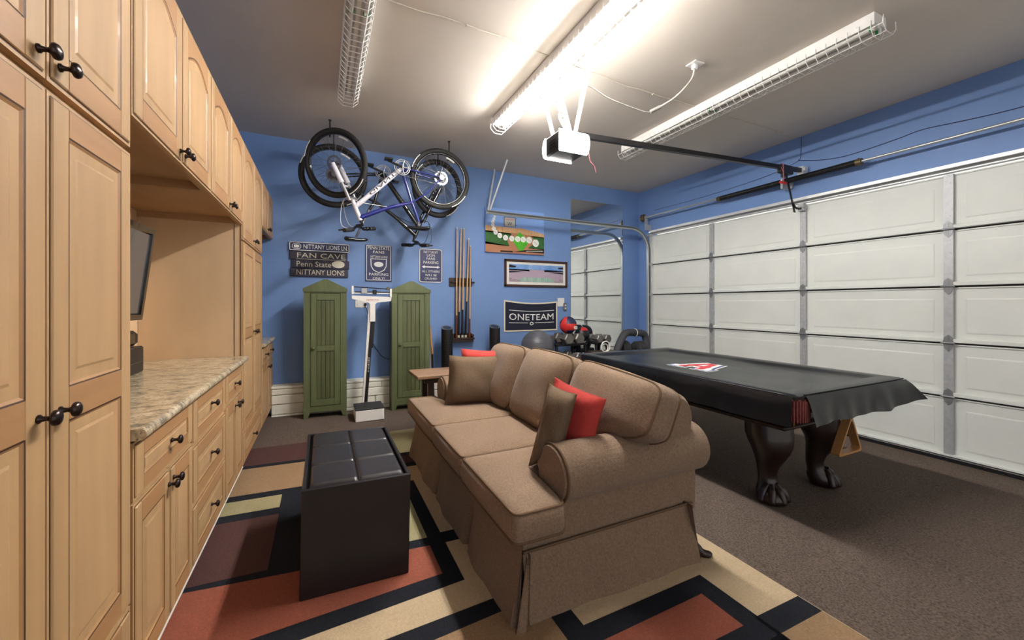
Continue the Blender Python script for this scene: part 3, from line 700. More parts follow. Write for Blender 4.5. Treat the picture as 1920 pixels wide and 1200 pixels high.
# fitted vinyl cover: sagging top inside a raised rim, flaps down each side, open at the pockets
cv = thing('table_cover', 'black vinyl cover with a red, white and blue letter A draped over the pool table', 'cover', (3.235, 2.55, .70))
def top(u, v):
    x = TX0 + (TX1 - TX0) * u; y = TY0 + (TY1 - TY0) * v
    dx = min(x - TX0, TX1 - x); dy = min(y - TY0, TY1 - y); d = min(dx, dy)
    z = TZ + .004; 
    t = min(1, max(0, (d - .10) / .09)); t = t * t * (3 - 2 * t); z -= .028 * t
    e = min(1, max(0, d / .03)); z -= .012 * (1 - e) ** 2
    z += t * .003 * (math.sin(x * 9 + y * 4) + math.sin(y * 7 - x * 3) + math.sin(x * 17 - y * 11) * .5)
    return (x, y, z)
m = MB(); m.grid(top, 60, 96); ctop = m.build('cover_top', 'vinyl', cv)
def flap(p0, p1, out, L0, L1, seed, kind=0):
    p0, p1, out = V(*p0, 0), V(*p1, 0), V(*out, 0); W = (p1 - p0).length; m = MB(); rg = random.Random(seed); f = [rg.uniform(0, 6) for _ in range(4)]
    def fn(u, v):
        s_ = u * W; p = p0 + (p1 - p0) * u; L = L0 + (L1 - L0) * u
        wv = math.sin(s_ * 14 + f[0]) * .5 + math.sin(s_ * 27 + f[1]) * .35 + math.sin(s_ * 5 + f[2]) * .5
        o_ = .004 + .012 * math.sin(min(1, v * 3) * 1.57) + v * (.008 * wv if kind == 0 else .028 + .022 * wv)
        if kind: o_ += v * .07 * max(0, (u - .75) / .25) ** 1.5
        zz = TZ - .008 - L * v * (1 if not kind else (1 - .32 * max(0, u - .7) / .3))
        if v < .12: zz = TZ - .008 - L * .12 * (v / .12) ** 1.6
        return (p.x + out.x * o_, p.y + out.y * o_, zz)
    m.grid(fn, int(W / .025), 12); return m.build('cover_flap', 'vinyl', cv)
flap((TX0, TY1 - .10), (TX0, TY0 + .012), (-1, 0), .185, .185, 1); flap((TX1, TY0 + .10), (TX1, TY1 - .10), (1, 0), .18, .18, 2)
flap((TX0 + .10, TY0), (TX1 - .0, TY0), (0, -1), .175, .18, 3, 1); flap((TX1 - .1, TY1), (TX0 + .1, TY1), (0, 1), .18, .18, 4)
m = MB(); m.tube([(TX0 + .1, TY0 + .005, TZ - .002), (TX1 - .02, TY0 + .005, TZ - .002)], .004, 6); m.tube([(TX0 + .006, TY0 + .05, TZ - .004), (TX0 + .006, TY1 - .1, TZ - .004)], .004, 6); m.build('hem', 'vinyl', cv)
# block letter A on the cover: read from the long side nearest the sofa
def lg(a, b, lv): # a along +y reversed (reading from -x), b away from reader (+x)
    x = 2.965 + b * .36; y = 2.75 - a * .40; z = max(top((x - TX0 + dx) / (TX1 - TX0), (y - TY0 + dy) / (TY1 - TY0))[2] for dx in (-.03, 0, .03) for dy in (-.03, 0, .03)); return (x, y, z + .0012 * lv)
def Ash(g, lv, m, mi):
    o = [(0 - g, 0 - g), (.36 + g, 0 - g), (.36 + g, .2 + g), (.64 - g, .2 + g), (.64 - g, 0 - g), (1 + g, 0 - g), (1 + g, .22 + g), (.93 + g, .22 + g), (.70 + g, 1 + g), (.30 - g, 1 + g), (.07 - g, .22 + g), (0 - g, .22 + g)]
    quads = [[0, 1, 6, 11], [1, 2, 7, 10], [2, 3, 8, 9]]
    pts = o
    m.poly([lg(*p, lv) for p in (o[0], o[1], (.36 + g, .22 + g), o[11])], mi); m.poly([lg(*p, lv) for p in (o[4], o[5], o[6], (.64 - g, .22 + g))], mi)
    n = 8
    for k in range(n):
        b0 = .2 + g + (.8) * k / n; b1 = .2 + g + .8 * (k + 1) / n
        w0 = .43 - .23 * (b0 - .2 - g) / .8 + g; w1 = .43 - .23 * (b1 - .2 - g) / .8 + g
        m.poly([lg(.5 - w0, b0, lv), lg(.5 + w0, b0, lv), lg(.5 + w1, b1, lv), lg(.5 - w1, b1, lv)], mi)
m = MB(); Ash(.075, 1, m, 0); Ash(.045, 2, m, 1); Ash(.0, 3, m, 0)
for (a0, a1, b0, b1) in ((.18, .36, .05, .2), (.64, .82, .05, .2), (.2, .8, .3, .44)): m.poly([lg(a0, b0, 4), lg(a1, b0, 4), lg(a1, b1, 4), lg(a0, b1, 4)], 2)
m.poly([lg(.16, .1, 5), lg(.34, .1, 5), lg(.52, .92, 5), lg(.38, .92, 5)], 2); m.poly([lg(.66, .1, 5), lg(.84, .1, 5), lg(.62, .92, 5), lg(.48, .92, 5)], 2)
part(m.build('letter', ['white_print', 'blue_logo', 'red_logo'], ctop), 'block letter A in red with white and blue outlines')
# wooden ball rack hanging from the end of the table
A, B, C = V(3.52, 1.57, .50), V(3.335, 1.57, .215), V(3.665, 1.57, .215); m = MB(); ctr = (A + B + C) / 3
def inset(P, k): return [ctr + (p - ctr) * k for p in P]
def rtri(P, f=.12):
    out = []
    for i in range(3):
        c_ = P[i]; a = c_ + (P[i - 1] - c_) * f; b = c_ + (P[(i + 1) % 3] - c_) * f
        for k in range(5): t = k / 4; out.append(a * (1 - t) ** 2 + c_ * 2 * t * (1 - t) + b * t * t)
    return out
o1, o2 = rtri(inset([A, B, C], 1)), rtri(inset([A, B, C], .84)); n = len(o1); dy = V(0, .055, 0)
L = [o1, [p + dy for p in o1], [p + dy for p in o2], o2]
for k in range(4): m.add(L[k] + L[(k + 1) % 4], [(i, (i + 1) % n, n + (i + 1) % n, n + i) for i in range(n)], 0, True)
tag(m.build('ball_rack', 'oak', None, org=(3.5, 1.6, .215)), 'wooden triangle ball rack hanging from the near end of the pool table', 'ball rack')
m = MB()

# ------------------------------------------------------------ green lockers
def locker(x0, x1, yf, label):
    z = fl((x0 + x1) / 2) + .001; yb = min(yf + .26, 5.352); zt = 1.475
    c = thing('wood_locker', label, 'locker', ((x0 + x1) / 2, yf, z), 'green lockers by the back wall')
    sw = .068; m = MB()
    for a, b, s_ in ((x0, x0 + sw, 1), (x1 - sw, x1, -1)):
        q = [(a, yf, z), (a + sw * (.62 if s_ > 0 else 1), yf, z), (b, yf, z + .075 if s_ > 0 else z), (b, yf, zt), (a, yf, zt)] if s_ > 0 else [(a + sw * .38, yf, z), (b, yf, z), (b, yf, zt), (a, yf, zt), (a, yf, z + .075)]
        m.prism(q, (0, .02, 0))
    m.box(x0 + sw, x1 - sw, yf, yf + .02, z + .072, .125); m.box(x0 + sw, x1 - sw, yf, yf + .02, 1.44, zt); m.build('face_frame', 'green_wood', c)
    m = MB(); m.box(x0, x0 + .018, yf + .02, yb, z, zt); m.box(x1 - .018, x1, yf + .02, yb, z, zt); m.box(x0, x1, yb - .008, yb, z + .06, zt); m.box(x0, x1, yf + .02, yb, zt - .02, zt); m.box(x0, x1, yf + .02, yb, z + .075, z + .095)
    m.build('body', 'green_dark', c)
    xm = (x0 + x1) / 2; m = MB(); m.prism([(x0 - .008, yf - .012, zt - .02), (x1 + .008, yf - .012, zt - .02), (x1 + .008, yf - .012, zt + .018), (xm + .02, yf - .012, zt + .128), (xm - .02, yf - .012, zt + .128), (x0 - .008, yf - .012, zt + .018)], (0, .03, 0))
    m.cyl((x0 + .004, yf - .012, zt + .004), (x0 + .004, yf - .016, zt + .004), .006, n=8); m.cyl((x1 - .004, yf - .012, zt + .004), (x1 - .004, yf - .016, zt + .004), .006, n=8)
    m.build('pediment', 'green_wood', c)
    a, b, zl, zu = x0 + sw + .004, x1 - sw - .004, .13, 1.435; s2 = .062; m = MB()
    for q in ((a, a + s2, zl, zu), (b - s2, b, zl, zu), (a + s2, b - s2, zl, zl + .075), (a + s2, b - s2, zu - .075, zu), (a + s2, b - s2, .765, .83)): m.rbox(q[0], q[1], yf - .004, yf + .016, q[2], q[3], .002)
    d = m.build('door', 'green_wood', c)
    n = 4; wd = (b - a - 2 * s2) / n
    for zz0, zz1 in ((zl + .075, .765), (.83, zu - .075)):
        for k in range(n): MB().rbox(a + s2 + k * wd + .0008, a + s2 + (k + 1) * wd - .0008, yf + .006, yf + .014, zz0, zz1, .0025).build('plank', 'green_dark', d)
    MB().lathe([(0, .03), (.012, .029), (.018, .022), (.016, .014), (.008, .01), (.008, 0)], (a + .028, yf - .004, .80), (0, -1, 0), 12).build('knob', 'green_wood', d)
locker(-.195, .262, 5.14, 'green wooden locker left of the doctor\'s scale, nearest the cabinets')
locker(.785, 1.268, 5.15, 'green wooden locker right of the doctor\'s scale, behind the sofa end')
# ------------------------------------------------------------ doctor's scale
z = fl(.49); sc = thing('physician_scale', 'white doctor\'s beam scale with black platform between the green lockers', 'scale', (.49, 4.93, z))
m = MB(); m.rbox(.335, .645, 4.79, 5.14, z + .002, .108, .006); m.build('base', 'white_enamel', sc)
MB().rbox(.333, .647, 4.788, 5.10, .108, .128, .005).build('platform', 'rubber', sc)
pb, ptp = V(.462, 5.12, .10), V(.545, 5.14, 1.38)
m = MB(); d = (ptp - pb); m.prism([pb + V(-.03, -.02, 0), pb + V(.03, -.02, 0), pb + V(.03, .03, 0), pb + V(-.03, .03, 0)], d); m.build('column', 'white_enamel', sc)
q0, q1 = pb + d * .0 + V(.012, -.026, .03), pb + d * .78 + V(.02, -.026, 0)
m = MB(); m.prism([q0 + V(-.018, 0, 0), q0 + V(.018, 0, 0), q0 + V(.018, .008, 0), q0 + V(-.018, .008, 0)], q1 - q0); m.prism([q1 + V(-.022, -.006, -.32), q1 + V(.01, -.006, -.32), q1 + V(.032, -.006, .02), q1 + V(-.008, -.006, .02)], (0, .006, 0))
m.build('height_rod', 'steel_dark', sc)
m = MB()
for k, ch in enumerate('DETECTO'):
    p = q0 + (q1 - q0) * (.545 - .027 * k) + V(0, -.0015, 0); m.text(ch, lambda x, y, p=p: (p.x + x, p.y, p.z + y), -.009, .009, -.010, .010)
m.build('lettering', 'white_print', sc)
hx, hy = .552, 5.10; m = MB(); m.prism([(hx - .235, hy, 1.415), (hx - .235, hy, 1.375), (hx - .05, hy, 1.33), (hx - .03, hy, 1.31), (hx - .03, hy, 1.10), (hx + .03, hy, 1.10), (hx + .03, hy, 1.31), (hx + .05, hy, 1.33), (hx + .215, hy, 1.35), (hx + .225, hy, 1.40)], (0, .04, 0))
hd = m.build('beam_housing', 'white_enamel', sc, bevel=.003)
m = MB(); m.text('DETECTO', lambda x, y: (x, hy - .001, y), hx - .07, hx + .07, 1.352, 1.372); m.build('lettering', 'red_logo', hd)
m = MB(); m.rbox(hx - .24, hx - .215, hy - .01, hy + .02, 1.43, 1.53, .003); m.rbox(hx + .20, hx + .225, hy - .01, hy + .02, 1.40, 1.50, .003); m.rbox(hx - .22, hx + .21, hy, hy + .012, 1.437, 1.452, .002); m.build('beam_frame', 'white_enamel', sc)
m = MB(); m.cyl((hx - .22, hy, 1.52), (hx + .21, hy, 1.497), .006, n=8); m.box(hx - .2, hx + .2, hy - .004, hy + .002, 1.452, 1.464); m.build('beam', 'steel_dark', sc)
MB().rbox(hx - .13, hx - .065, hy - .02, hy + .02, 1.438, 1.505, .004).build('large_weight', 'chrome', sc); MB().rbox(hx + .0, hx + .045, hy - .02, hy + .02, 1.43, 1.485, .005).build('small_weight', 'steel_dark', sc); MB().rbox(hx + .165, hx + .195, hy - .015, hy + .015, 1.485, 1.52, .004).build('end_weight', 'brass_dark', sc)
# wall plates and cords on the back wall
def plate(x0, x1, z0, z1, label, dark=True):
    t = thing('wall_plate', label, 'wall plate', ((x0 + x1) / 2, YW, (z0 + z1) / 2)); MB().rbox(x0, x1, YW - .008, YW - .0005, z0, z1, .003).build('plate', 'white_enamel', t)
    m = MB(); n = max(2, int((x1 - x0) / .05))
    for k in range(n): c = x0 + (x1 - x0) * (k + .5) / n; m.rbox(c - .012, c + .012, YW - .012, YW - .007, z0 + .025, z1 - .025, .002)
    m.build('switch', 'mat_white', t); return t
plate(.385, .53, 1.265, 1.36, 'white socket plate on the blue wall behind the scale')
plate(3.47, 3.60, 1.27, 1.41, 'white switch plate beside the navy banner')
t = thing('remote_control', 'grey door remote clipped to the wall below the switch plate', 'remote', (3.605, YW - .02, 1.2)); MB().rbox(3.575, 3.64, YW - .03, YW - .001, 1.20, 1.33, .012).build('case', 'bike_grey', t); m = MB()
for k in range(2): m.cyl((3.607, YW - .03, 1.29 - k * .05), (3.607, YW - .034, 1.29 - k * .05), .014, n=12)
m.build('button', 'mat_white', t)
m = MB(); m.tube(bez([(.50, YW - .012, 1.31), (.52, YW - .03, 1.25), (.555, YW - .03, 1.1), (.58, YW - .02, .86), (.67, YW - .015, .68), (.74, YW - .012, .60), (.84, YW - .012, .56)]), .004, 6); m.rbox(.495, .525, YW - .03, YW - .013, 1.29, 1.325, .003)
tag(m.build('power_cord', 'black_plastic', None, org=(.6, YW - .02, .56)), 'thin black power cord hanging from the socket behind the scale', 'cord')
# broom handle leaning behind the right locker
m = MB(); m.cyl((1.335, 5.30, .35), (1.315, 5.33, 1.02), .011, n=10, m=0); m.cyl((1.35, 5.27, fl(1.35) + .004), (1.335, 5.30, .64), .013, n=10, m=1); m.cyl((1.337, 5.297, .64), (1.315, 5.345, 1.0), .0125, n=10, m=0)
tag(m.build('broom_handle', ['oak', 'black_plastic'], None, org=(1.35, 5.27, fl(1.35))), 'thin broom handle leaning on the wall beside the right green locker', 'broom handle')
# tower fans
for x, lab in ((1.53, 'slim black tower fan left of the cue rack'), (2.235, 'slim black tower fan right of the cue rack')):
    z = fl(x); t = thing('tower_fan', lab, 'fan', (x, 5.27, z), 'black tower fans'); r_ = .078; cy = 5.27
    MB().cyl((x, cy, z + .002), (x, cy, z + .03), .13, .12, 24).build('base', 'black_plastic', t)
    m = MB(); m.cyl((x, cy, z + .03), (x, cy, .97), r_, n=24, caps=False); m.build('body', 'black_plastic', t)
    m = MB(); n = 24
    for k in range(18): m.box(x - .05, x + .05, cy - r_ - .001, cy - r_ + .02, .25 + k * .033, .256 + k * .033)
    m.build('grille', 'steel_dark', t)
    ring_ = [(x + r_ * math.cos(a), cy + r_ * math.sin(a), .97) for a in [2 * math.pi * k / n for k in range(n)]]
    sl = [(p[0], p[1], .99 + (p[1] - cy) * .35 ) for p in ring_]; m = MB(); m.add(ring_ + sl, [(i, (i + 1) % n, n + (i + 1) % n, n + i) for i in range(n)]); m.poly(sl, 0); m.build('cap', 'bike_grey', t)
    m = MB(); m.poly([(x + .055 * math.cos(a), cy + .055 * math.sin(a), .9915 + .055 * math.sin(a) * .35) for a in [2 * math.pi * k / n for k in range(n)]]); m.build('control_panel', 'black_gloss', t)
# ------------------------------------------------------------ cue rack and cues
t = thing('cue_rack', 'dark wooden wall rack holding five pool cues', 'cue rack', (1.8, YW, .77))
m = MB(); m.rbox(1.64, 1.985, YW - .022, YW - .0005, 1.565, 1.69, .005); m.rbox(1.66, 2.02, YW - .054, YW - .02, 1.615, 1.637, .006); m.build('upper_rail', 'rack_wood', t)
m = MB(); m.rbox(1.62, 1.985, YW - .022, YW - .0005, .765, .885, .005); m.rbox(1.62, 2.0, YW - .11, YW - .02, .80, .825, .006); m.rbox(1.63, 1.985, YW - .10, YW - .02, .765, .80, .004); m.build('lower_shelf', 'rack_wood', t)
m = MB(); m.sphere((1.975, YW - .065, .852), .027, 14, 10); tag(m.build('cue_ball', 'frame_brown', None, org=(1.975, YW - .065, .825)), 'dark billiard ball on the right end of the cue rack shelf', 'ball')
CUES = [(1.742, 1.733, 2.415, 'cue_brown', .84, 1.25, 'leftmost pool cue in the rack, brown butt'), (1.806, 1.765, 2.408, 'cue_black', .84, 1.30, 'pool cue second from the left, black butt with white ring'), (1.846, 1.822, 2.410, 'cue_black', .84, 1.33, 'middle pool cue of the five, black butt'), (1.918, 1.872, 2.268, 'cue_black', .84, 1.45, 'shorter pool cue fourth from the left, long black wrap'), (1.948, 1.930, 2.162, 'cue_brown', .84, 1.2, 'rightmost and shortest pool cue in the rack')]
for xt, xb, zt, bm, zb, zs, lab in CUES:
    y = YW - .068; t = thing('pool_cue', lab, 'pool cue', (xb, y, .827), 'cues in the wall rack')
    f = lambda z: (xb + (xt - xb) * (z - .827) / (zt - .827), y, z); h = zs - .1
    MB().cyl(f(.828), f(h), .0165, .0125, 12).build('butt', bm, t); MB().cyl(f(h), f(zt - .02), .0125, .0075, 12).build('shaft', 'cue_wood', t); m = MB(); m.cyl(f(zt - .02), f(zt), .0078, .007, 10, 0); m.build('tip', 'white_print', t)
    if 'cue_black' == bm: MB().cyl(f(.83), f(.865), .0175, n=12).build('butt_ring', 'cream_print', t)
# ------------------------------------------------------------ signs
def wall(y): return lambda x, z: (x, y, z)
def rrect(x0, x1, z0, z1, r_, y, n=4):
    out = []
    for cx, cz, a in ((x1 - r_, z0 + r_, -90), (x1 - r_, z1 - r_, 0), (x0 + r_, z1 - r_, 90), (x0 + r_, z0 + r_, 180)):
        for k in range(n + 1): t_ = math.radians(a + 90 * k / n); out.append((cx + r_ * math.cos(t_), y, cz + r_ * math.sin(t_)))
    return out
def rim(m, x0, x1, z0, z1, r_, y, w_, mi): ring(m, rrect(x0, x1, z0, z1, r_, y), rrect(x0 + w_, x1 - w_, z0 + w_, z1 - w_, max(.003, r_ - w_), y), mi)
yb = YW - .03
t = thing('plank_sign', 'dark plank sign reading FAN CAVE above the left green locker', 'sign', (-.02, YW, 1.65))
for k in range(3):
    z0 = 1.652 + k * .106; dx = (.0, .012, -.008)[k]
    MB().rbox(-.352 + dx, .30 + dx, YW - .026, YW - .001, z0, z0 + .104, .004).build('plank', 'navy_wood', t)
m = MB(); F = wall(YW - .0275); m.text('FAN CAVE', F, -.28, .265, 1.885, 1.945); m.text('Penn State', F, -.285, .10, 1.775, 1.842); m.text('NITTANY LIONS', F, -.285, .255, 1.675, 1.74); m.box(-.285, .27, YW - .0278, YW - .0262, 1.866, 1.871)
m.poly([(.19 + .085 * math.cos(a) * (1 if math.cos(a) < 0 else .8), YW - .0276, 1.815 + .045 * math.sin(a)) for a in [2 * math.pi * k / 20 for k in range(20)]])
m.build('lettering', 'cream_print', t)
t = thing('street_sign', 'blue street sign reading NITTANY LIONS LN. over the plank sign', 'sign', (-.02, YW - .03, 1.96))
m = MB(); m.prism(rrect(-.365, .315, 1.968, 2.078, .014, YW - .03), (0, -.005, 0)); m.build('plate', 'navy', t)
m = MB(); y = YW - .0356; rim(m, -.362, .312, 1.971, 2.075, .014, y, .008, 0); m.text('NITTANY LIONS LN.', wall(y), -.21, .295, 1.995, 2.05); rim(m, -.335, -.235, 1.99, 2.055, .03, y, .006, 0); m.poly(rrect(-.315, -.255, 2.005, 2.04, .015, y)); m.build('lettering', 'white_print', t)
t = thing('parking_sign', 'blue sign reading PENN STATE FANS PARKING ONLY with a shield', 'sign', (.675, YW, 1.61))
m = MB(); m.prism(rrect(.508, .845, 1.61, 2.096, .006, YW - .002), (0, -.006, 0)); m.build('plate', 'navy', t)
m = MB(); y = YW - .0086; F = wall(y); rim(m, .522, .832, 1.628, 2.09, .004, y, .007, 0); m.text('PENN STATE', F, .54, .815, 2.035, 2.078); m.text('FANS', F, .605, .75, 1.985, 2.02); m.text('PARKING', F, .555, .80, 1.69, 1.725); m.text('ONLY!', F, .60, .755, 1.637, 1.672); m.text('NITTANY LIONS', F, .575, .79, 1.925, 1.955)
def shield(k): return [(.677 + x * k, y - (.0004 if k < .7 else 0), 1.835 + zz * k) for x, zz in ((-.105, .08), (.105, .08), (.10, -.02), (.07, -.075), (0, -.11), (-.07, -.075), (-.10, -.02))]
ring(m, shield(1), shield(.9), 0); m.poly([(.677 + .06 * math.cos(a), y, 1.84 + .035 * math.sin(a)) for a in [2 * math.pi * k / 16 for k in range(16)]]); m.build('lettering', 'white_print', t)
t = thing('parking_sign', 'blue rounded sign reading NITTANY LION FANS PARKING with a double arrow', 'sign', (1.38, YW, 1.61))
m = MB(); m.prism(rrect(1.212, 1.545, 1.612, 2.09, .03, YW - .002), (0, -.006, 0)); m.build('plate', 'navy', t)
m = MB(); F = wall(y); rim(m, 1.216, 1.541, 1.616, 2.086, .03, y, .010, 0)
for s_, w_, z0, z1 in (('NITTANY', .2, 2.025, 2.06), ('LION', .11, 1.98, 2.014), ('FANS', .12, 1.932, 1.967), ('PARKING', .215, 1.878, 1.916), ('ALL OTHERS', .25, 1.755, 1.785), ('WILL BE', .165, 1.703, 1.733), ('CRUSHED', .175, 1.655, 1.685)): m.text(s_, F, 1.379 - w_ / 2, 1.379 + w_ / 2, z0, z1)
m.poly([(1.252, y, 1.833), (1.29, y, 1.855), (1.29, y, 1.841), (1.468, y, 1.841), (1.468, y, 1.855), (1.506, y, 1.833), (1.468, y, 1.811), (1.468, y, 1.825), (1.29, y, 1.825), (1.29, y, 1.811)]); m.build('lettering', 'white_print', t)
# painted canvas
t = thing('painted_canvas', 'painted canvas of a baseball field with a curving line of baseballs', 'painting', (2.69, YW, 2.09))
m = MB(); cx0, cx1, cz0, cz1 = 2.19, 3.195, 2.092, 2.76; m.box(cx0, cx1, YW - .035, YW - .001, cz0, cz1); m.build('canvas', 'sky_print', t)
m = MB(); y = YW - .0354
def cp(a, b, lv=0): return (cx0 + (cx1 - cx0) * a, y - .0004 * lv, cz0 + (cz1 - cz0) * b)
m.poly([cp(0, .45), cp(1, .40), cp(1, .50), cp(.58, .60), cp(.5, .58), cp(0, .60)], 0); m.poly([cp(0, .18), cp(1, .12), cp(1, .42), cp(0, .48)], 1); m.poly([cp(0, 0), cp(1, 0), cp(1, .14), cp(.5, .14), cp(0, .23)], 2)
m.poly([cp(.36, .28, 1), cp(.42, .08, 1), cp(.66, .08, 1), cp(.86, .30, 1), cp(.76, .44, 1), cp(.44, .47, 1)], 2); m.poly([cp(.57, .50, 2), cp(.44, .30, 2), cp(.56, .07, 2), cp(.62, .07, 2), cp(.74, .30, 2)], 3)
m.poly([cp(.30, .60, 1), cp(.50, .60, 1), cp(.50, .82, 1), cp(.30, .82, 1)], 5); m.poly([cp(.31, .61, 2), cp(.49, .61, 2), cp(.49, .81, 2), cp(.31, .81, 2)], 4); m.poly([cp(.325, .755, 3), cp(.475, .755, 3), cp(.475, .79, 3), cp(.325, .79, 3)], 7); m.text('W', lambda x, z_: cp(x, z_, 3), .36, .44, .63, .71, 5)
balls = [(.15, .80, .02), (.135, .74, .025), (.12, .68, .028), (.12, .61, .03), (.135, .53, .034), (.165, .45, .038), (.235, .385, .042), (.33, .345, .045), (.435, .335, .046), (.535, .335, .048), (.63, .335, .048), (.735, .33, .054), (.85, .27, .062)]
for i, (a, b, r_) in enumerate(balls):
    m.poly([cp(a + r_ * .95 * math.cos(q), b + r_ * 1.42 * math.sin(q), 3 + (i % 2)) for q in [2 * math.pi * k / 18 for k in range(18)]], 6)
    m.poly([cp(a - r_ * .5, b + r_ * .5, 6), cp(a + r_ * .4, b - r_ * .7, 6), cp(a + r_ * .5, b - r_ * .6, 6), cp(a - r_ * .4, b + r_ * .6, 6)], 7)
m.poly([cp(.45, .03, 7), cp(.66, .09, 7), cp(1, .12, 7), cp(1, .04, 7), cp(.66, .045, 7)], 5); m.poly([cp(.68, .07, 8), cp(.98, .095, 8), cp(.98, .08, 8), cp(.68, .06, 8)], 6)
m.poly([cp(.24, .015, 7), cp(.45, .02, 7), cp(.45, .055, 7), cp(.24, .05, 7)], 5)
m.build('picture', ['fence_print', 'grass_print', 'clay_print', 'lime_print', 'grey_print', 'black_print', 'white_print', 'pink_print'], t)
# framed stadium photograph
t = thing('framed_photo', 'framed wide photograph of a stadium below the baseball canvas', 'picture', (3.08, YW, 1.58))
a, b, c, d = 2.511, 3.647, 1.58, 2.003; m = MB()
for q in ((a, b, c, c + .035), (a, b, d - .035, d), (a, a + .035, c, d), (b - .035, b, c, d)): m.rbox(q[0], q[1], YW - .03, YW - .001, q[2], q[3], .005)
m.build('frame', 'frame_brown', t); MB().box(a + .03, b - .03, YW - .014, YW - .001, c + .03, d - .03).build('mount', 'mat_white', t)
m = MB(); e0, e1, f0, f1 = 2.59, 3.57, 1.655, 1.93; y = YW - .0145
def sp(u, v, lv=0): return (e0 + (e1 - e0) * u, y - .0004 * lv, f0 + (f1 - f0) * v)
m.poly([sp(0, 0), sp(1, 0), sp(1, .72), sp(0, .72)], 0); m.poly([sp(0, .66), sp(.35, .62), sp(.65, .62), sp(1, .66), sp(1, 1), sp(0, 1)], 1); m.poly([sp(0, .62, 1), sp(.28, .6, 1), sp(0, .5, 1)], 4); m.poly([sp(1, .62, 1), sp(.7, .6, 1), sp(1, .5, 1)], 4); m.poly([sp(.36, .62, 1), sp(.64, .62, 1), sp(.64, .72, 1), sp(.36, .72, 1)], 0)
m.poly([sp(.12, .02, 1), sp(.88, .02, 1), sp(.74, .27, 1), sp(.26, .27, 1)], 2); m.poly([sp(0, 0, 2), sp(.2, 0, 2), sp(.16, .14, 2), sp(0, .24, 2)], 3); m.poly([sp(.8, 0, 2), sp(1, 0, 2), sp(1, .24, 2), sp(.84, .14, 2)], 3); m.poly([sp(0, .8, 2), sp(.12, .82, 2), sp(.12, .9, 2), sp(0, .97, 2)], 4); m.poly([sp(1, .8, 2), sp(.9, .82, 2), sp(.9, .9, 2), sp(1, .93, 2)], 4)
m.build('photograph', ['stand_print', 'sky2_print', 'field_print', 'crowd_print', 'black_print'], t)
# banner
t = thing('banner', 'navy cloth banner reading ONETEAM with cream border', 'banner', (2.98, YW, .88))
bx0, bx1, bz0, bz1 = 2.505, 3.462, .885, 1.375
def bp(u, v, d_=0): return (bx0 + (bx1 - bx0) * u, YW - .006 - d_ - .006 * math.sin(u * 9) ** 2, bz0 + (bz1 - bz0) * v - .035 * math.sin(math.pi * u) * v - .02 * u * v)
m = MB(); m.grid(lambda u, v: bp(u, v), 24, 4); m.build('cloth', 'navy_flag', t)
m = MB(); w1, w2 = .025, .045
for (u0, u1, v0, v1) in ((0, 1, 0, w2), (0, 1, 1 - w2, 1), (0, w1, 0, 1), (1 - w1, 1, 0, 1)): m.grid(lambda u, v: bp(u0 + (u1 - u0) * u, v0 + (v1 - v0) * v, .002), 20, 6)
m.build('border', 'flag_edge', t); m = MB(); F = lambda x, z_: bp(x, z_, .003)
m.text('ONETEAM', F, .09, .92, .38, .60); 
for (u0, u1, v0) in ((.09, .93, .69), (.09, .44, .28), (.56, .93, .28)): m.grid(lambda u, v: bp(u0 + (u1 - u0) * u, v0 + .018 * v, .003), 14, 1)
c_ = [(.5 + .035 * math.cos(q) * (1 + .12 * math.cos(3 * q)), .265 + .06 * math.sin(q)) for q in [2 * math.pi * k / 18 for k in range(18)]]; ring(m, [F(*p) for p in c_], [F(.5 + (p[0] - .5) * .55, .265 + (p[1] - .265) * .55) for p in c_], 0)
m.build('lettering', 'white_print', t)
# mirror
t = thing('wall_mirror', 'tall frameless wall mirror reflecting the garage door', 'mirror', (4.28, YW, .3)); MB().box(3.727, 4.834, YW - .006, YW - .0005, .36, 3.06).build('edge', 'mirror_edge', t); MB().poly([(3.729, YW - .0065, .362), (4.832, YW - .0065, .362), (4.832, YW - .0065, 3.058), (3.729, YW - .0065, 3.058)]).build('glass', 'mirror', t)

# ------------------------------------------------------------ end table beyond the sofa
z = fl(1.0); t = thing('end_table', 'rough wooden end table behind the far sofa arm', 'table', (1.05, 3.88, z))
for k in range(3): MB().rbox(.79, 1.45, 3.68 + k * .145, 3.822 + k * .145, .615, .645, .004).build('plank', 'old_wood', t)
m = MB(); m.rbox(.87, 1.37, 3.75, 3.77, .56, .613, .003); m.rbox(.87, 1.37, 4.02, 4.04, .56, .613, .003); m.build('apron', 'rack_wood', t)
for x in (.93, 1.35):
    for y in (3.77, 4.02): MB().rbox(x - .025, x + .025, y - .025, y + .025, fl(x) + .002 + (RZ if y < 4.3 else 0), .615, .003).build('leg', 'rack_wood', t)

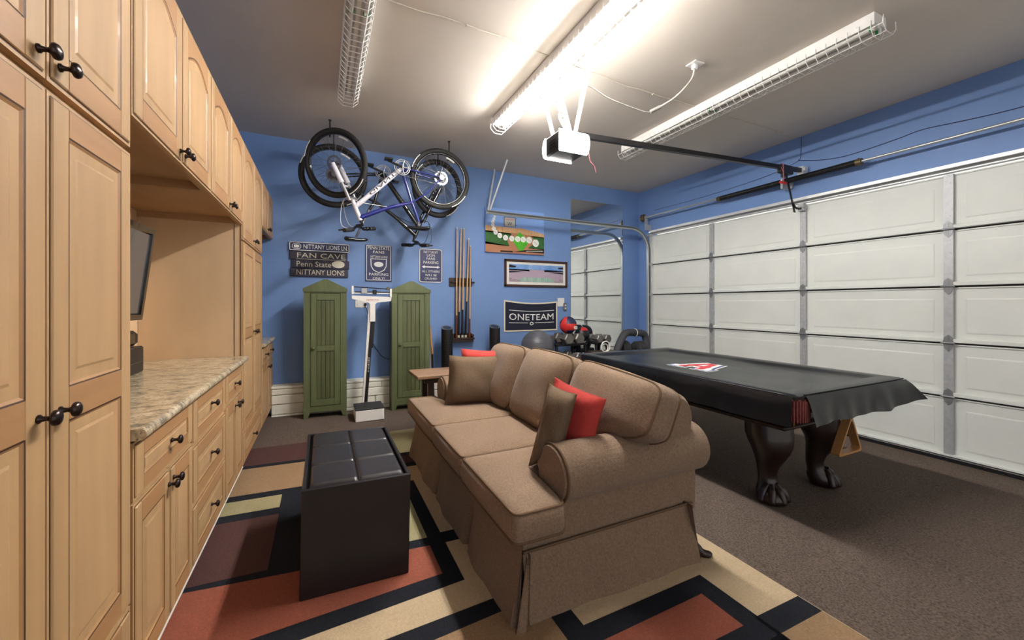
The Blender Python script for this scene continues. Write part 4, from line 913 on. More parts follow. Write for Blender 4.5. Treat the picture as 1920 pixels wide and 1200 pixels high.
# ------------------------------------------------------------ gym corner
gz = fl(2.85)
t = thing('storage_box', 'dark exercise step box under the grey ball', 'box', (2.85, 5.12, gz)); MB().rbox(2.62, 3.08, 4.93, 5.34, gz + .002, .43, .01).build('body', 'black_plastic', t); MB().rbox(2.66, 3.04, 4.97, 5.30, .43, .436, .002).build('top_mat', 'rubber', t)
m = MB(); m.sphere((2.85, 5.12, .682), .245, 32, 20)
def seam(a): return [(2.85 + .2455 * math.cos(a) * math.cos(q), 5.12 + .2455 * math.cos(a) * math.sin(q), .682 + .2455 * math.sin(a)) for q in [2 * math.pi * k / 32 for k in range(32)]]
for a in (-.6, -.3, 0, .3, .6): m.tube(seam(a), .0018, 4, closed=True)
tag(m.build('exercise_ball', 'ball_grey', None, org=(2.85, 5.12, .436)), 'shiny grey exercise ball below the navy banner', 'exercise ball')
def gym_rack(x0, x1, yc, zt, label, zl):
    z0 = fl((x0 + x1) / 2); t = thing('dumbbell_rack', label, 'rack', ((x0 + x1) / 2, yc, z0))
    for x, s_ in ((x0, -1), (x1, 1)):
        for y, e in ((yc - .17, -1), (yc + .12, 1)):
            m = MB(); m.tube([(x + s_ * .04, y + e * .06, fl(x) + .002), (x, y - e * .05 if e < 0 else y - .06, zt)], .024, 8); m.build('post', 'steel_dark', t)
    for z in (zt, zl):
        m = MB(); m.rbox(x0 - .02, x1 + .02, yc - .17, yc + .10, z - .035, z - .004, .005); m.build('shelf', 'black_plastic', t)
    return t
gym_rack(3.15, 3.66, 5.2, .715, 'black dumbbell rack beside the grey ball', .478)
gym_rack(3.88, 4.08, 5.2, .71, 'small dark dumbbell rack in front of the mirror', .40)
def dumbbell(x, y, z, r_, label, L=.26, tilt=0):
    t = thing('dumbbell', label, 'dumbbell', (x, y, z), 'hex dumbbells'); h = r_ * .866; c = z + h + .001; d = V(math.sin(tilt), math.cos(tilt), 0)
    for s_ in (-1, 1):
        p = V(x, y, c) + d * s_ * L / 2; u = V(d.y, -d.x, 0); m = MB()
        rg = []
        for k, e in ((-.055, .82), (-.04, 1), (.04, 1), (.055, .82)): rg.append([p + d * k + (u * math.cos(a) + V(0, 0, 1) * math.sin(a)) * r_ * e for a in [math.pi / 3 * q for q in range(6)]])
        for q in range(3): m.add(rg[q] + rg[q + 1], [(i, (i + 1) % 6, 6 + (i + 1) % 6, 6 + i) for i in range(6)])
        m.poly(rg[0]); m.poly(rg[3]); m.build('head', 'iron', t)
    MB().cyl(V(x, y, c) - d * (L / 2 - .04), V(x, y, c) + d * (L / 2 - .04), .016, n=10).build('grip', 'chrome', t)
dumbbell(3.31, 5.14, .712, .088, 'hex dumbbell on the top shelf under the red and navy ball, left one of two')
dumbbell(3.50, 5.14, .712, .088, 'hex dumbbell on the top shelf, right one of two below the black ball')
dumbbell(3.14, 5.36, .712, .07, 'hex dumbbell at the left end of the rack, behind the big ones', L=.22)
dumbbell(3.19, 5.02, .475, .068, 'small bright dumbbell on the lower shelf, left one', L=.22, tilt=.35)
dumbbell(3.40, 5.02, .475, .068, 'small bright dumbbell on the lower shelf, right one', L=.22, tilt=-.15)
dumbbell(3.90, 5.14, .707, .068, 'hex dumbbell on the small rack before the mirror, left one', L=.2)
dumbbell(4.055, 5.14, .707, .068, 'hex dumbbell on the small rack before the mirror, right one', L=.2)
m = MB(); m.sphere((3.40, 5.14, .99), .132, 24, 16, mf=lambda i, j: (0 if 7 <= j <= 10 or (i in (12, 13, 14) and j < 14) else 1)); m.rbox(3.42, 3.48, 5.005, 5.02, .93, .98, .004, 2)
tag(m.build('medicine_ball', ['red_vinyl', 'navy_vinyl', 'grey_print'], None, org=(3.40, 5.14, .865)), 'red and navy medicine ball on top of the dumbbells', 'medicine ball')
m = MB(); m.sphere((3.69, 5.19, .835), .118, 24, 16, mf=lambda i, j: 1 if (j in (2, 3, 4) and 14 < i < 22) else 0)
tag(m.build('medicine_ball', ['black_plastic', 'red_vinyl'], None, org=(3.66, 5.16, .712)), 'black medicine ball with red patch next to the red and navy one', 'medicine ball')
t = thing('weight_bench', 'dark weight bench with thick foam arch behind the pool table', 'bench', (4.38, 4.75, fl(4.38)))
m = MB(); m.tube(bez([(3.98, 4.75, .50), (4.05, 4.76, .66), (4.17, 4.78, .83), (4.27, 4.8, .865), (4.45, 4.82, .86), (4.60, 4.82, .84), (4.655, 4.82, .76), (4.65, 4.80, .62), (4.62, 4.78, .46)], 6), .055, 14); m.build('foam_arch', 'foam', t)
MB().tube([(4.435 + .06 * math.cos(q) * .1, 4.815 + .06 * math.cos(q), .862 + .06 * math.sin(q)) for q in [2 * math.pi * k / 16 for k in range(16)]], .006, 6, closed=True).build('strap', 'white_enamel', t)
m = MB(); m.rbox(3.95, 4.68, 4.55, 4.95, .40, .48, .02); m.build('seat_pad', 'black_plastic', t)
for x in (4.02, 4.60):
    for y in (4.62, 4.88): MB().cyl((x, y, fl(x) + .002), (x, y, .405), .022, n=10).build('leg', 'steel_dark', t)
for i, (x, y) in enumerate(((4.22, 4.85), (4.40, 4.70))):
    m = MB(); 
    for k in range(3): m.lathe([(.02, 0), (.125, 0), (.13, .01), (.13, .03), (.125, .04), (.02, .04)], (x - .06 + k * .045, y, .612), (1, 0, 0), 20)
    tag(m.build('weight_plates', 'rubber', None, org=(x, y, .482)), ('black weight plates on the bench under the left of the foam arch', 'black weight plates on the bench under the right of the foam arch')[i], 'weight plates')
m = MB(); zc = fl(3.72)
t = thing('utility_stool', 'low dark stool beside the pool table end carrying a white ring', 'stool', (3.72, 4.6, zc)); MB().rbox(3.5, 3.95, 4.42, 4.80, .60, .625, .005).build('top', 'rack_wood', t)
for x in (3.54, 3.91):
    for y in (4.46, 4.76): MB().rbox(x - .02, x + .02, y - .02, y + .02, fl(x) + .002, .60, .003).build('leg', 'steel_dark', t)
m = MB(); m.tube([(3.62 + .075 * math.cos(q), 4.52, .708 + .075 * math.sin(q)) for q in [2 * math.pi * k / 24 for k in range(24)]], .009, 8, closed=True); m.tube([(3.63 + .055 * math.cos(q), 4.55, .69 + .055 * math.sin(q)) for q in [2 * math.pi * k / 24 for k in range(24)]], .009, 8, closed=True)
tag(m.build('white_ring', 'white_enamel', None, org=(3.62, 4.53, .626)), 'white ring grips standing on the stool behind the pool table', 'exercise ring')

# ------------------------------------------------------------ bicycles hanging upside down
def circle(c, nrm, r_, n): 
    u, w_, d = frame_of(nrm); c = V(c); return [c + (u * math.cos(a) + w_ * math.sin(a)) * r_ for a in [2 * math.pi * k / n for k in range(n)]]
def wheel(parent, c, nrm, R, disc=True):
    c = V(c); nrm = V(nrm).normalized()
    w_ = MB().tube(circle(c, nrm, R - .029, 48), .029, 10, closed=True).build('tyre', 'tyre', parent)
    m = MB()
    for s_ in (-1, 1): m.tube([p + nrm * s_ * .009 for p in circle(c, nrm, R - .062, 48)], .008, 6, closed=True)
    m.tube(circle(c, nrm, R - .056, 48), .012, 6, closed=True); m.build('rim', 'bike_black', w_)
    m = MB(); pr = circle(c, nrm, R - .064, 28); ph = circle(c, nrm, .026, 28)
    for k in range(28): m.tube([ph[(k * 1 + (5 if k % 2 else -5)) % 28] + nrm * (.028 if k % 2 else -.028), pr[k]], .0014, 4, caps=False)
    m.build('spokes', 'bike_grey', w_); MB().cyl(c - nrm * .05, c + nrm * .05, .02, n=12).build('hub', 'bike_black', w_)
    if disc:
        m = MB()
        q1, q2 = circle(c - nrm * .035, nrm, .085, 32), circle(c - nrm * .035, nrm, .062, 32); ring(m, q1, q2, 0)
        for k in range(0, 32, 5): m.tube([q2[k], c - nrm * .035], .005, 4)
        m.build('disc_rotor', 'bike_grey', w_)
    m = MB(); d = circle(c, nrm, R - .012, 48)
    m.tube([p - nrm * .024 for p in d[4:10]], .007, 4); m.tube([p - nrm * .024 for p in d[26:31]], .007, 4); m.build('print', 'white_print', w_)
    m = MB(); q = circle(c, nrm, R - .09, 48); m.tube([p for p in q[38:42]], .012, 6); m.build('reflector', 'mat_white', w_)
    return w_
def bike(label, y, P, cols, steer, R, facing, txt):
    """P holds (x, z) of rear hub rh, front hub fh, bottom bracket bb, seat tube end st, seat joint sj, head tube h0 (crown side) h1, saddle sa; facing +1 front to the right"""
    b = thing('bicycle', label, 'bicycle', (P['bb'][0], y, 1.97)); p = {k: V(v[0], y, v[1]) for k, v in P.items()}
    main, second = cols; Y_ = V(0, 1, 0)
    ax = (p['h0'] - p['h1']).normalized(); rot = Matrix.Rotation(steer, 3, ax); hc = p['h0']
    def sr(q): return hc + rot @ (V(q) - hc)
    fh = sr(p['fh']); fn = rot @ Y_
    wheel(b, p['rh'], Y_, R); wheel(b, fh, fn, R)
    # frame
    dt0 = p['h0'] + (p['h1'] - p['h0']) * .2; tt0 = p['h0'] + (p['h1'] - p['h0']) * .85
    fr_ = MB().tube([p['h0'], p['h1']], .024, 12).build('frame', main, b)
    MB().tube([dt0, dt0 * .5 + p['bb'] * .5, p['bb']], [.026, .03, .028], 14).build('down_tube', main, fr_)
    tm = (tt0 + p['sj']) / 2 + V(0, 0, .02)
    MB().tube(bez([tt0, tm, p['sj']], 6), [.026] * 5 + [.022] * 4 + [.019] * 4, 12).build('top_tube', second, fr_)
    MB().tube([p['bb'], p['sj'], p['st']], [.018, .018, .017], 12).build('seat_tube', second, fr_)
    m = MB()
    for s_ in (-1, 1):
        o_ = Y_ * s_ * .035; e = Y_ * s_ * .062
        m.tube(bez([p['sj'] + o_ * .4, (p['sj'] + p['rh']) / 2 + o_ + V(0, 0, -.03), p['rh'] + e], 5), .009, 8)
    m.build('seat_stays', second, fr_); m = MB()
    for s_ in (-1, 1): m.tube(bez([p['bb'] + Y_ * s_ * .03, (p['bb'] + p['rh']) / 2 + Y_ * s_ * .052, p['rh'] + Y_ * s_ * .062], 4), .010, 8)
    m.build('chain_stays', second, fr_); MB().cyl(p['bb'] - Y_ * .04, p['bb'] + Y_ * .04, .026, n=14).build('bottom_bracket', main, fr_)
    if txt:
        m = MB(); d = (p['bb'] - dt0); L = d.length; d.normalize(); up = V(-d.z, 0, d.x); 
        if up.z < 0: up = -up
        sg = -1
        m.text(txt, lambda a, c_: dt0 + d * a - up * c_ * 1 + V(0, -.0315, 0), L * .30, L * .85, -.016, .016); m.build('lettering', 'bike_black' if main == 'bike_white' else 'white_print', fr_)
    # fork
    cr = p['h0'] + ax * .02; fk = MB().tube([p['h0'] - ax * .02, p['h0'] + ax * .04], .022, 10).build('fork', main, b); m = MB(); m2 = MB()
    arch = []
    for s_ in (-1, 1):
        sd = fn * s_ * .062; tp = sr(cr + ax * .03) + sd; bt = fh + sd; md = tp * .55 + bt * .45
        m.tube([tp - ax * .02, md], .018, 10); m2.tube([md, md * .5 + bt * .5, bt], [.03, .027, .023], 12); arch.append(md)
    fw_ = rot @ V(1 if facing > 0 else -1, 0, 0); mid = (arch[0] + arch[1]) / 2 - ax * .045 * 0 - ax * .03 
    m2.tube(bez([arch[0], mid + (arch[0] - mid) * .6 - ax * .02, mid + (arch[1] - mid) * .6 - ax * .02, arch[1]], 4), .013, 8)
    m.tube([sr(cr + ax * .03) - fn * .07, sr(cr + ax * .03) + fn * .07], .022, 10)
    m.build('stanchions', 'chrome' if main == 'bike_white' else 'bike_black', fk); m2.build('lower_legs', main if main == 'bike_white' else 'bike_black', fk)
    # stem, bar, grips, levers
    hb = p['h1'] - ax * .05; fwd = rot @ V(facing, 0, 0); bc = hb + fwd * .075 - ax * .015
    MB().tube([p['h1'], hb, bc], [.02, .018, .018], 10).build('stem', 'bike_black', b)
    pts = [bc + fn * s_ + fwd * (-.03 * abs(s_) / .33) - ax * (.04 * min(1, abs(s_) / .12)) for s_ in (-.33, -.2, -.1, -.04, .04, .1, .2, .33)]
    hbar = MB().tube(bez(pts, 3), .016, 8).build('handlebar', 'bike_black', b)
    for s_, q in ((-1, pts[0]), (1, pts[-1])):
        MB().tube([q, q - fn * s_ * .13], .023, 10).build('grip', 'rubber', hbar); lv = q - fn * s_ * .15
        m = MB(); m.tube([lv, lv + fwd * .05 + ax * .0, lv + fwd * .07 + fn * s_ * .06, lv + fwd * .06 + fn * s_ * .15], .010, 6); m.sphere(lv + fwd * .02, (.035, .03, .026), 8, 6); m.sphere(lv - fn * s_ * .05 + fwd * .025, (.03, .03, .022), 8, 6); m.build('brake_lever', 'bike_black', hbar)
    m = MB()
    for k, s_ in enumerate((-1, 1)):
        q = pts[2 if s_ < 0 else 5]; m.tube(bez([q, q + fwd * (.13 + .03 * k) + ax * .05, p['h0'] + fwd * .10 + ax * .04 + V(0, -.03, 0), p['h0'] - fwd * .1 + V(0, -.04, 0), tm + V(0, -.03, .01)], 6), .0032, 6)
    m.build('cables', 'white_wire' if main == 'bike_white' else 'bike_black', b)
    # saddle
    sp_ = p['st']; sd_ = (p['st'] - p['bb']).normalized(); top_ = sp_ + sd_ * .10 if (p['sa'] - sp_).length < .12 else p['sa'] + V(0, 0, .05)
    MB().tube([sp_ - sd_ * .03, p['sa'] + V(0, 0, .035)], .0145, 10).build('seat_post', 'bike_grey', b)
    m = MB(); c = p['sa']
    def sad(u, v):
        x = -.14 + .28 * u; wd = .07 * (1 - u) ** 1.2 + .022; a = math.pi * 2 * v; rr = (1 - (2 * u - 1) ** 8) ** .5 if 0 < u < 1 else 0
        return (c.x + x * facing, c.y + wd * rr * math.cos(a), c.z + (.018 + .012 * (1 - u)) * rr * math.sin(a) + .012 * (2 * u - 1) ** 2)
    m.grid(sad, 14, 14); m.build('saddle', 'bike_black', b)
    # cranks, ring, chain, pedals, derailleur; drive side towards the viewer for the bike facing left upside down
    ds = -1; bbp = p['bb'] + Y_ * ds * .05; cs = p['rh'] + Y_ * ds * .045; m = MB()
    for r_ in (.095, .075): 
        q1, q2 = circle(bbp, Y_, r_, 36), circle(bbp, Y_, r_ - .012, 36); m.tube([(a + b_) / 2 for a, b_ in zip(q1, q2)], .006, 5, closed=True)
    for k in range(5): a = k * 1.256; m.tube([bbp, bbp + V(math.cos(a), 0, math.sin(a)) * .085], .007, 5)
    m.build('chainring', 'chrome', b)
    m = MB()
    for k in range(5): m.tube(circle(cs - Y_ * ds * k * .005, Y_, .03 + .007 * k, 24), .004, 5, closed=True)
    m.cyl(cs - Y_ * .03, cs + Y_ * .01, .03, n=16); m.build('cassette', 'bike_grey', b)
    m = MB(); up = V(0, 0, 1); m.tube([bbp + up * .094, cs + up * .05], .003, 5); m.tube([bbp - up * .094, cs - up * .085 + V(-.03 * facing, 0, 0) * 0], .003, 5); m.build('chain', 'bike_grey', b)
    m = MB(); m.tube([cs, cs + V(.02 * facing, 0, .05), cs + V(-.01 * facing, -.01, .12)], [.012, .01, .012], 6); m.build('derailleur', 'bike_grey', b)
    ca = V(math.cos(2.85), 0, math.sin(2.85)); m = MB()
    for s_, sd in ((1, -1), (-1, 1)):
        q = p['bb'] + Y_ * sd * .065; e = q + ca * .17 * s_; MB().tube([q, e], [.014, .011], 8).build('crank_arm', 'bike_black', b)
    for s_, sd in ((1, -1), (-1, 1)):
        e = p['bb'] + Y_ * sd * .065 + ca * .17 * s_; mm = MB(); mm.rbox(e.x - .045, e.x + .045, e.y + (sd * .05) - .04, e.y + (sd * .05) + .04, e.z - .012, e.z + .012, .004); mm.build('pedal', 'bike_black', b)
    return b
bike('white and blue mountain bike hanging upside down, nearer to the camera', 4.78, dict(rh=(1.305, 2.843), bb=(.838, 2.903), st=(1.045, 2.29), sj=(.96, 2.517), h0=(.318, 2.44), h1=(.389, 2.254), fh=(.13, 2.86), sa=(1.04, 2.215)), ('bike_white', 'bike_blue'), math.radians(-36), .372, -1, 'GIANT')
bike('black mountain bike hanging upside down, close to the blue wall', 5.10, dict(rh=(.121, 2.811), bb=(.668, 2.912), st=(.512, 2.455), sj=(.575, 2.56), h0=(1.125, 2.325), h1=(1.058, 2.16), fh=(1.363, 2.815), sa=(.365, 2.08)), ('bike_black', 'bike_black'), math.radians(18), .372, 1, '')
for x, y, zb, lab in ((.075, 4.80, 3.17, 'black ceiling hook above the left bicycle wheels'), (1.42, 4.80, 3.12, 'black ceiling hook above the right bicycle wheels'), (.12, 5.10, 3.13, 'black hook by the wall holding the black bicycle on the left'), (1.36, 5.10, 3.13, 'black hook by the wall holding the black bicycle on the right')):
    m = MB(); m.tube([(x, y, HC - .001), (x, y, zb + .03)] + [(x, y + .035 - .035 * math.cos(a), zb + .03 - .04 * math.sin(a)) for a in [math.pi * k / 8 for k in range(1, 9)]], .0075, 8); m.cyl((x, y, HC - .008), (x, y, HC - .001), .016, n=10)
    tag(m.build('ceiling_hook', 'steel_dark', None, org=(x, y, HC)), lab, 'hook')

# ------------------------------------------------------------ fluorescent strip lights in wire cages
def strip(xc, y0, y1, lit, label):
    t = thing('strip_light', label, 'ceiling light', (xc, (y0 + y1) / 2, HC), 'caged strip lights')
    m = MB(); m.rbox(xc - .078, xc + .078, y0, y1, HC - .07, HC - .0005, .004); m.rbox(xc - .081, xc - .076, y0, y1, HC - .09, HC - .02, .001); m.rbox(xc + .076, xc + .081, y0, y1, HC - .09, HC - .02, .001); m.build('channel', 'white_enamel', t)
    m = MB(); pr = [(-.03, -.069), (-.012, -.088), (.012, -.088), (.03, -.069)]; m.prism([(xc + a, y0 + .01, HC + b) for a, b in pr], (0, y1 - y0 - .02, 0)); m.build('reflector', 'white_enamel', t)
    ym = (y0 + y1) / 2
    for s_ in (-.045, .045):
        for a, b in ((y0 + .03, ym - .02), (ym + .02, y1 - .03)):
            MB().cyl((xc + s_, a, HC - .098), (xc + s_, b, HC - .098), .017, n=14).build('tube', 'tube_on' if lit else 'tube_off', t)
            for e, f in ((a - .015, a + .002), (b - .002, b + .015)):
                m = MB(); m.rbox(xc + s_ - .012, xc + s_ + .012, e, f, HC - .115, HC - .07, .003); m.build('lamp_holder', 'white_enamel', t)
            m = MB(); m.cyl((xc + s_, a - .004 if a < ym - .5 else a - .004, HC - .098), (xc + s_, a + .01, HC - .098), .0185, n=10); m.build('lamp_cap', 'brick_green', t)
    m = MB(); n = int((y1 - y0 + .1) / .068); sec = [(-.085, -.06), (-.088, -.115), (-.045, -.158), (.045, -.158), (.088, -.115), (.085, -.06)]
    for k in range(n + 1):
        y = y0 - .05 + (y1 - y0 + .1) * k / n; m.tube([(xc + a, y, HC + b) for a, b in sec], .0032, 4)
    for a, b in sec[1:5]: m.tube([(xc + a, y0 - .05, HC + b), (xc + a, y1 + .05, HC + b)], .0036, 4)
    for s_ in (-1, 1):
        for y in (y0 + .1, ym, y1 - .1): m.tube([(xc + s_ * .062, y, HC - .03), (xc + s_ * .085, y, HC - .06)], .003, 4)
    part(m.build('wire_guard', 'white_wire', t), 'white wire guard')
strip(.215, 1.55, 4.00, False, 'unlit caged strip light over the cabinets and rug')
strip(1.735, 1.52, 3.95, True, 'lit caged strip light over the sofa')
strip(3.505, 1.40, 3.97, False, 'unlit caged strip light over the pool table')

# ------------------------------------------------------------ garage door opener
t = thing('door_opener', 'garage door opener with glowing lamp lenses under the lit strip light', 'door opener', (1.83, 2.786, 2.53))
m = MB(); m.rbox(1.69, 1.95, 2.68, 2.90, 2.54, 2.70, .012); m.build('housing', 'steel_dark', t)
m = MB()
for k in range(3): m.box(1.687, 1.691, 2.74, 2.84, 2.59 + k * .025, 2.594 + k * .025)
m.build('vents', 'black_gloss', t)
for s_ in (-1, 1):
    ya = 2.68 if s_ < 0 else 2.90; m = MB(); n = 10
    def fn(u, v): 
        e = math.sin(math.pi * v) ** .5; return (1.688 + .264 * u, ya + s_ * .045 * e, 2.53 + .175 * v)
    m.grid(fn, 4, n); 
    for x in (1.688, 1.952): m.poly([(x, fn(0, k / n)[1], fn(0, k / n)[2]) for k in range(n + 1)])
    m.build('lamp_lens', 'lens_on', t)
m = MB(); m.box(1.76, 1.88, 2.72, 2.86, 2.70, 2.712); m.build('top_plate', 'galv', t)
def rail(x): return V(x, 2.786, 2.735 + (x - 1.9) * (2.897 - 2.735) / 3.25)
m = MB(); a, b = rail(1.90), rail(5.14); m.prism([a + V(0, -.018, -.022), a + V(0, .018, -.022), a + V(0, .018, .022), a + V(0, -.018, .022)], b - a); m.build('rail', 'steel_dark', t)
m = MB(); c = rail(4.80); m.rbox(c.x - .10, c.x + .12, c.y - .03, c.y + .03, c.z - .07, c.z + .03, .008); m.rbox(c.x - .05, c.x + .03, c.y - .02, c.y + .02, c.z - .11, c.z - .06, .006); tr = m.build('trolley', 'black_plastic', t)
m = MB(); e1 = c + V(.02, 0, -.06); e2 = V(4.99, 2.786, 2.385); m.prism([e1 + V(-.014, -.004, 0), e1 + V(.014, -.004, 0), e1 + V(.014, .004, 0), e1 + V(-.014, .004, 0)], e2 - e1); m.tube(bez([V(4.955, 2.78, 2.48), V(5.0, 2.78, 2.44), V(5.07, 2.775, 2.435), V(5.11, 2.775, 2.46)], 5), .011, 8); m.build('door_arm', 'steel_dark', t)
m = MB(); m.box(5.09, 5.135, 2.745, 2.805, 2.41, 2.50); m.cyl((5.10, 2.73, 2.455), (5.10, 2.82, 2.455), .018, n=10); m.build('door_bracket', 'galv', t)
m = MB(); q = V(c.x - .09, c.y - .034, c.z + .03); m.tube(bez([q + V(0, 0, .0), q + V(0, -.003, -.08), q + V(.005, -.003, -.215)], 5), .0035, 6); m.tube(bez([q + V(-.04, 0, -.05), q + V(-.01, -.004, -.09), q + V(0, -.003, -.12)], 4), .003, 6); rc = m.build('release_cord', 'pink_cord', t)
m = MB(); m.rbox(q.x - .06, q.x + .065, q.y - .012, q.y + .012, q.z - .235, q.z - .21, .006); m.build('release_handle', 'red_plastic', rc)
m = MB(); m.rbox(5.10, 5.209, 2.755, 2.82, 2.83, 2.94, .004); m.cyl((5.13, 2.74, 2.90), (5.13, 2.83, 2.90), .025, n=10); m.build('header_bracket', 'galv_white', t)
m = MB()
for p0, p1 in (((1.88, 2.74, 2.70), (1.946, 2.586, HC - .001)), ((1.76, 2.86, 2.70), (1.931, 3.338, HC - .001)), ((1.90, 2.80, 2.70), (1.911, 3.063, HC - .001))):
    p0, p1 = V(p0), V(p1); m.prism([p0 + V(-.014, 0, 0), p0 + V(.014, 0, 0), p0 + V(.014, .003, 0), p0 + V(-.014, .003, 0)], p1 - p0); m.prism([p0 + V(-.014, 0, 0), p0 + V(-.011, 0, 0), p0 + V(-.011, .02, 0), p0 + V(-.014, .02, 0)], p1 - p0); m.build('hanger_strap', 'galv_white', t); m = MB()
m = MB(); rg = random.Random(4)
for k in range(5):
    pts = [V(1.84 + rg.uniform(-.03, .03), 2.80 + rg.uniform(-.04, .04), 2.70)]
    for q_ in range(1, 5): pts.append(V(1.86 + rg.uniform(-.05, .03), 2.83 + q_ * .035 + rg.uniform(-.04, .04), 2.70 + q_ * .11 + rg.uniform(-.03, .03)))
    m.tube(bez(pts, 5), .004, 5)
for k in range(4): m.tube([(1.855 + .03 * math.cos(a), 2.86 + .02 * math.sin(a) + k * .02, 2.83 + k * .05 + .02 * math.sin(a)) for a in [2 * math.pi * q_ / 12 for q_ in range(12)]], .003, 5, closed=True)
m.build('tied_wires', 'cord_white', t)
m = MB(); m.tube(bez([(1.945, 2.64, 2.54), (1.95, 2.63, 2.47), (1.985, 2.62, 2.43), (2.0, 2.62, 2.38)], 5), .0025, 5); m.build('loose_wire', 'pink_cord', t)
# ceiling socket and hanging cord
t = thing('ceiling_socket', 'white ceiling socket plate between two strip lights', 'wall plate', (2.83, 2.36, HC)); MB().rbox(2.775, 2.885, 2.31, 2.41, HC - .01, HC - .0005, .003).build('plate', 'white_enamel', t); MB().rbox(2.80, 2.84, 2.34, 2.38, HC - .05, HC - .009, .006).build('plug', 'white_enamel', t)
m = MB(); m.tube(bez([(2.82, 2.36, HC - .05), (2.80, 2.38, 3.20), (2.70, 2.45, 3.07), (2.58, 2.53, 2.985), (2.545, 2.56, 2.965)], 6), .007, 8, 0); m.tube(bez([(2.545, 2.56, 2.965), (2.50, 2.58, 2.955), (2.35, 2.62, 2.99), (2.15, 2.66, 3.04), (1.98, 2.66, 3.09), (1.92, 2.66, 3.08), (1.885, 2.67, 3.0), (1.88, 2.70, 2.85), (1.86, 2.74, 2.705)], 6), .0052, 8, 1); m.tube([(2.60, 2.52, 2.995), (2.53, 2.565, 2.958)], .016, 8, 2)
tag(m.build('extension_cord', ['cord_white', 'cord_grey', 'cord_grey'], None, org=(2.5, 2.5, 2.96)), 'power cord looping from the ceiling socket to the door opener', 'cord')
m = MB(); pts = [(-.5 + k * .16, 2.735 + .13 * min(1, max(0, (k * .16 - 1.6) / 1.4)) + .008 * math.sin(k * 2.1), HC - .005) for k in range(36)]; m.tube(pts, .0045, 5)
for k in range(3, 36, 6): m.rbox(pts[k][0] - .006, pts[k][0] + .006, pts[k][1] - .012, pts[k][1] + .012, HC - .012, HC - .0005, .002)
tag(m.build('ceiling_wire', 'cord_white', None, org=(2.4, 2.75, HC)), 'thin pale wire stapled across the ceiling', 'wire')
x = XW - .005; m = MB(); m.tube(bez([(x, 2.83, HC - .01), (x, 2.835, 3.15), (x, 2.84, 3.07), (x, 2.85, 3.05), (x, 2.6, 2.975), (x, 2.35, 2.945), (x, 1.95, 2.97), (x, 1.75, 2.99), (x, 1.4, 2.955), (x, 1.1, 2.94), (x, .5, 2.95)], 6), .0035, 5); m.tube(bez([(x, 2.85, 3.05), (x, 3.1, 2.99), (x, 3.6, 2.95), (x, 4.4, 2.93), (x, 5.2, 2.94)], 6), .003, 5)
tag(m.build('wall_wire', 'navy', None, org=(x, 2.8, 2.95)), 'thin dark wire running along the blue wall above the garage door', 'wire')
# torsion tube and springs
t = thing('torsion_shaft', 'torsion shaft with black springs above the garage door', 'spring shaft', (5.09, 2.9, 2.79))
zs = 2.795; MB().cyl((5.08, -.9, zs), (5.08, 5.34, zs + .02), .014, n=12).build('shaft', 'track_metal', t)
for y0, y1 in ((2.22, 2.955), (2.985, 3.81)):
    m = MB(); N = int((y1 - y0) / .011); m.tube([(5.08 + .03 * math.cos(k * .9), y0 + (y1 - y0) * k / (N * 7), zs + .008 + .03 * math.sin(k * .9)) for k in range(N * 7 + 1)], .0058, 5); m.cyl((5.08, y0, zs + .008), (5.08, y1, zs + .008), .029, n=14); m.build('spring', 'steel_dark', t)
for y in (2.20, 3.83): m = MB(); m.cyl((5.08, y - .02, zs + .006), (5.08, y + .03, zs + .006), .036, n=14); m.cyl((5.08, y, zs), (5.05, y - .0, zs + .045), .006, n=6); m.build('winding_cone', 'brass_dark', t)
m = MB(); m.rbox(5.05, XW - .001, 2.957, 2.983, zs - .08, zs + .05, .004); m.rbox(5.17, XW - .001, 2.92, 3.02, zs - .07, zs + .06, .003); m.build('centre_bracket', 'galv', t)
m = MB(); m.rbox(5.06, 5.13, 5.255, 5.262, zs - .20, zs + .055, .002); m.rbox(5.125, XW - .001, 5.255, 5.262, zs - .20, zs - .10, .002); m.build('end_bracket', 'galv', t); m = MB(); m.lathe([(.02, 0), (.06, 0), (.065, .008), (.055, .016), (.055, .045), (.065, .05), (.06, .058), (.02, .058)], (5.08, 5.28, zs + .02), (0, 1, 0), 18); m.build('cable_drum', 'brass_dark', t)
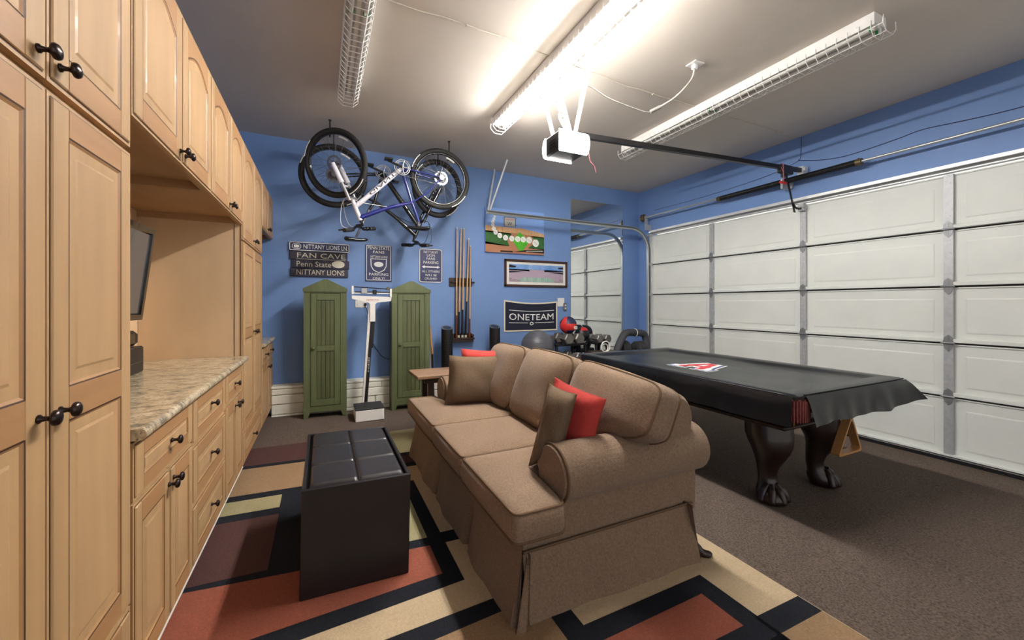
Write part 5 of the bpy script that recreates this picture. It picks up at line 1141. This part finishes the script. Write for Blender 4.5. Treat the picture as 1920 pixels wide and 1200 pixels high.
# track: vertical leg, curve and horizontal run with hangers
t = thing('door_track', 'galvanised curved door track in the far right corner', 'track', (5.1, 5.235, fl(5.1)))
R = .38; zh = 2.60; xv = 5.115; pts = [(xv, fl(5.1) + .01), (xv, zh - R)] + [(xv - R + R * math.cos(a), zh - R + R * math.sin(a)) for a in [math.pi / 2 * k / 12 for k in range(1, 13)]] + [(2.10, zh + .012)]
m = MB()
for (o_, w0, w1) in ((0, -.0, .05),):
    N = len(pts); nr = []
    for i in range(N):
        a = V(*pts[max(i - 1, 0)], 0); b = V(*pts[min(i + 1, N - 1)], 0); d = (b - a).normalized(); nr.append((-d.y, d.x))
    def off(i, o_): return (pts[i][0] + nr[i][0] * o_, pts[i][1] + nr[i][1] * o_)
    for (oa, ya, ob, yb_) in ((-.026, 5.212, -.026, 5.247), (-.026, 5.247, .026, 5.247), (.026, 5.247, .026, 5.212), (-.026, 5.212, -.014, 5.206), (.026, 5.212, .014, 5.206)):
        vs = []
        for i in range(N): pa, pb_ = off(i, oa), off(i, ob); vs += [(pa[0], ya, pa[1]), (pb_[0], yb_, pb_[1])]
        m.add(vs, [(2 * i, 2 * i + 1, 2 * i + 3, 2 * i + 2) for i in range(N - 1)], 0, True)
m.build('track', 'track_metal', t)
m = MB()
for p0, p1 in (((2.14, 5.25, 2.62), (2.335, 5.06, HC - .001)), ((2.12, 5.25, 2.62), (2.33, 5.50, HC - .001))):
    p0, p1 = V(p0), V(p1); m.prism([p0 + V(-.014, 0, 0), p0 + V(.014, 0, 0), p0 + V(.014, .003, 0), p0 + V(-.014, .003, 0)], p1 - p0); m.prism([p0 + V(-.014, 0, 0), p0 + V(-.011, 0, 0), p0 + V(-.011, -.018, 0), p0 + V(-.014, -.018, 0)], p1 - p0); m.build('hanger', 'galv_white', t); m = MB()
m = MB()
for z in (.3, .9, 1.6, 2.2): m.rbox(5.10, XW - .001, 5.249, 5.254, z - .03, z + .03, .002)
m.rbox(5.16, XW - .001, 5.20, 5.26, fl(5.15), 2.5, .003); m.build('jamb_bracket', 'galv', t)
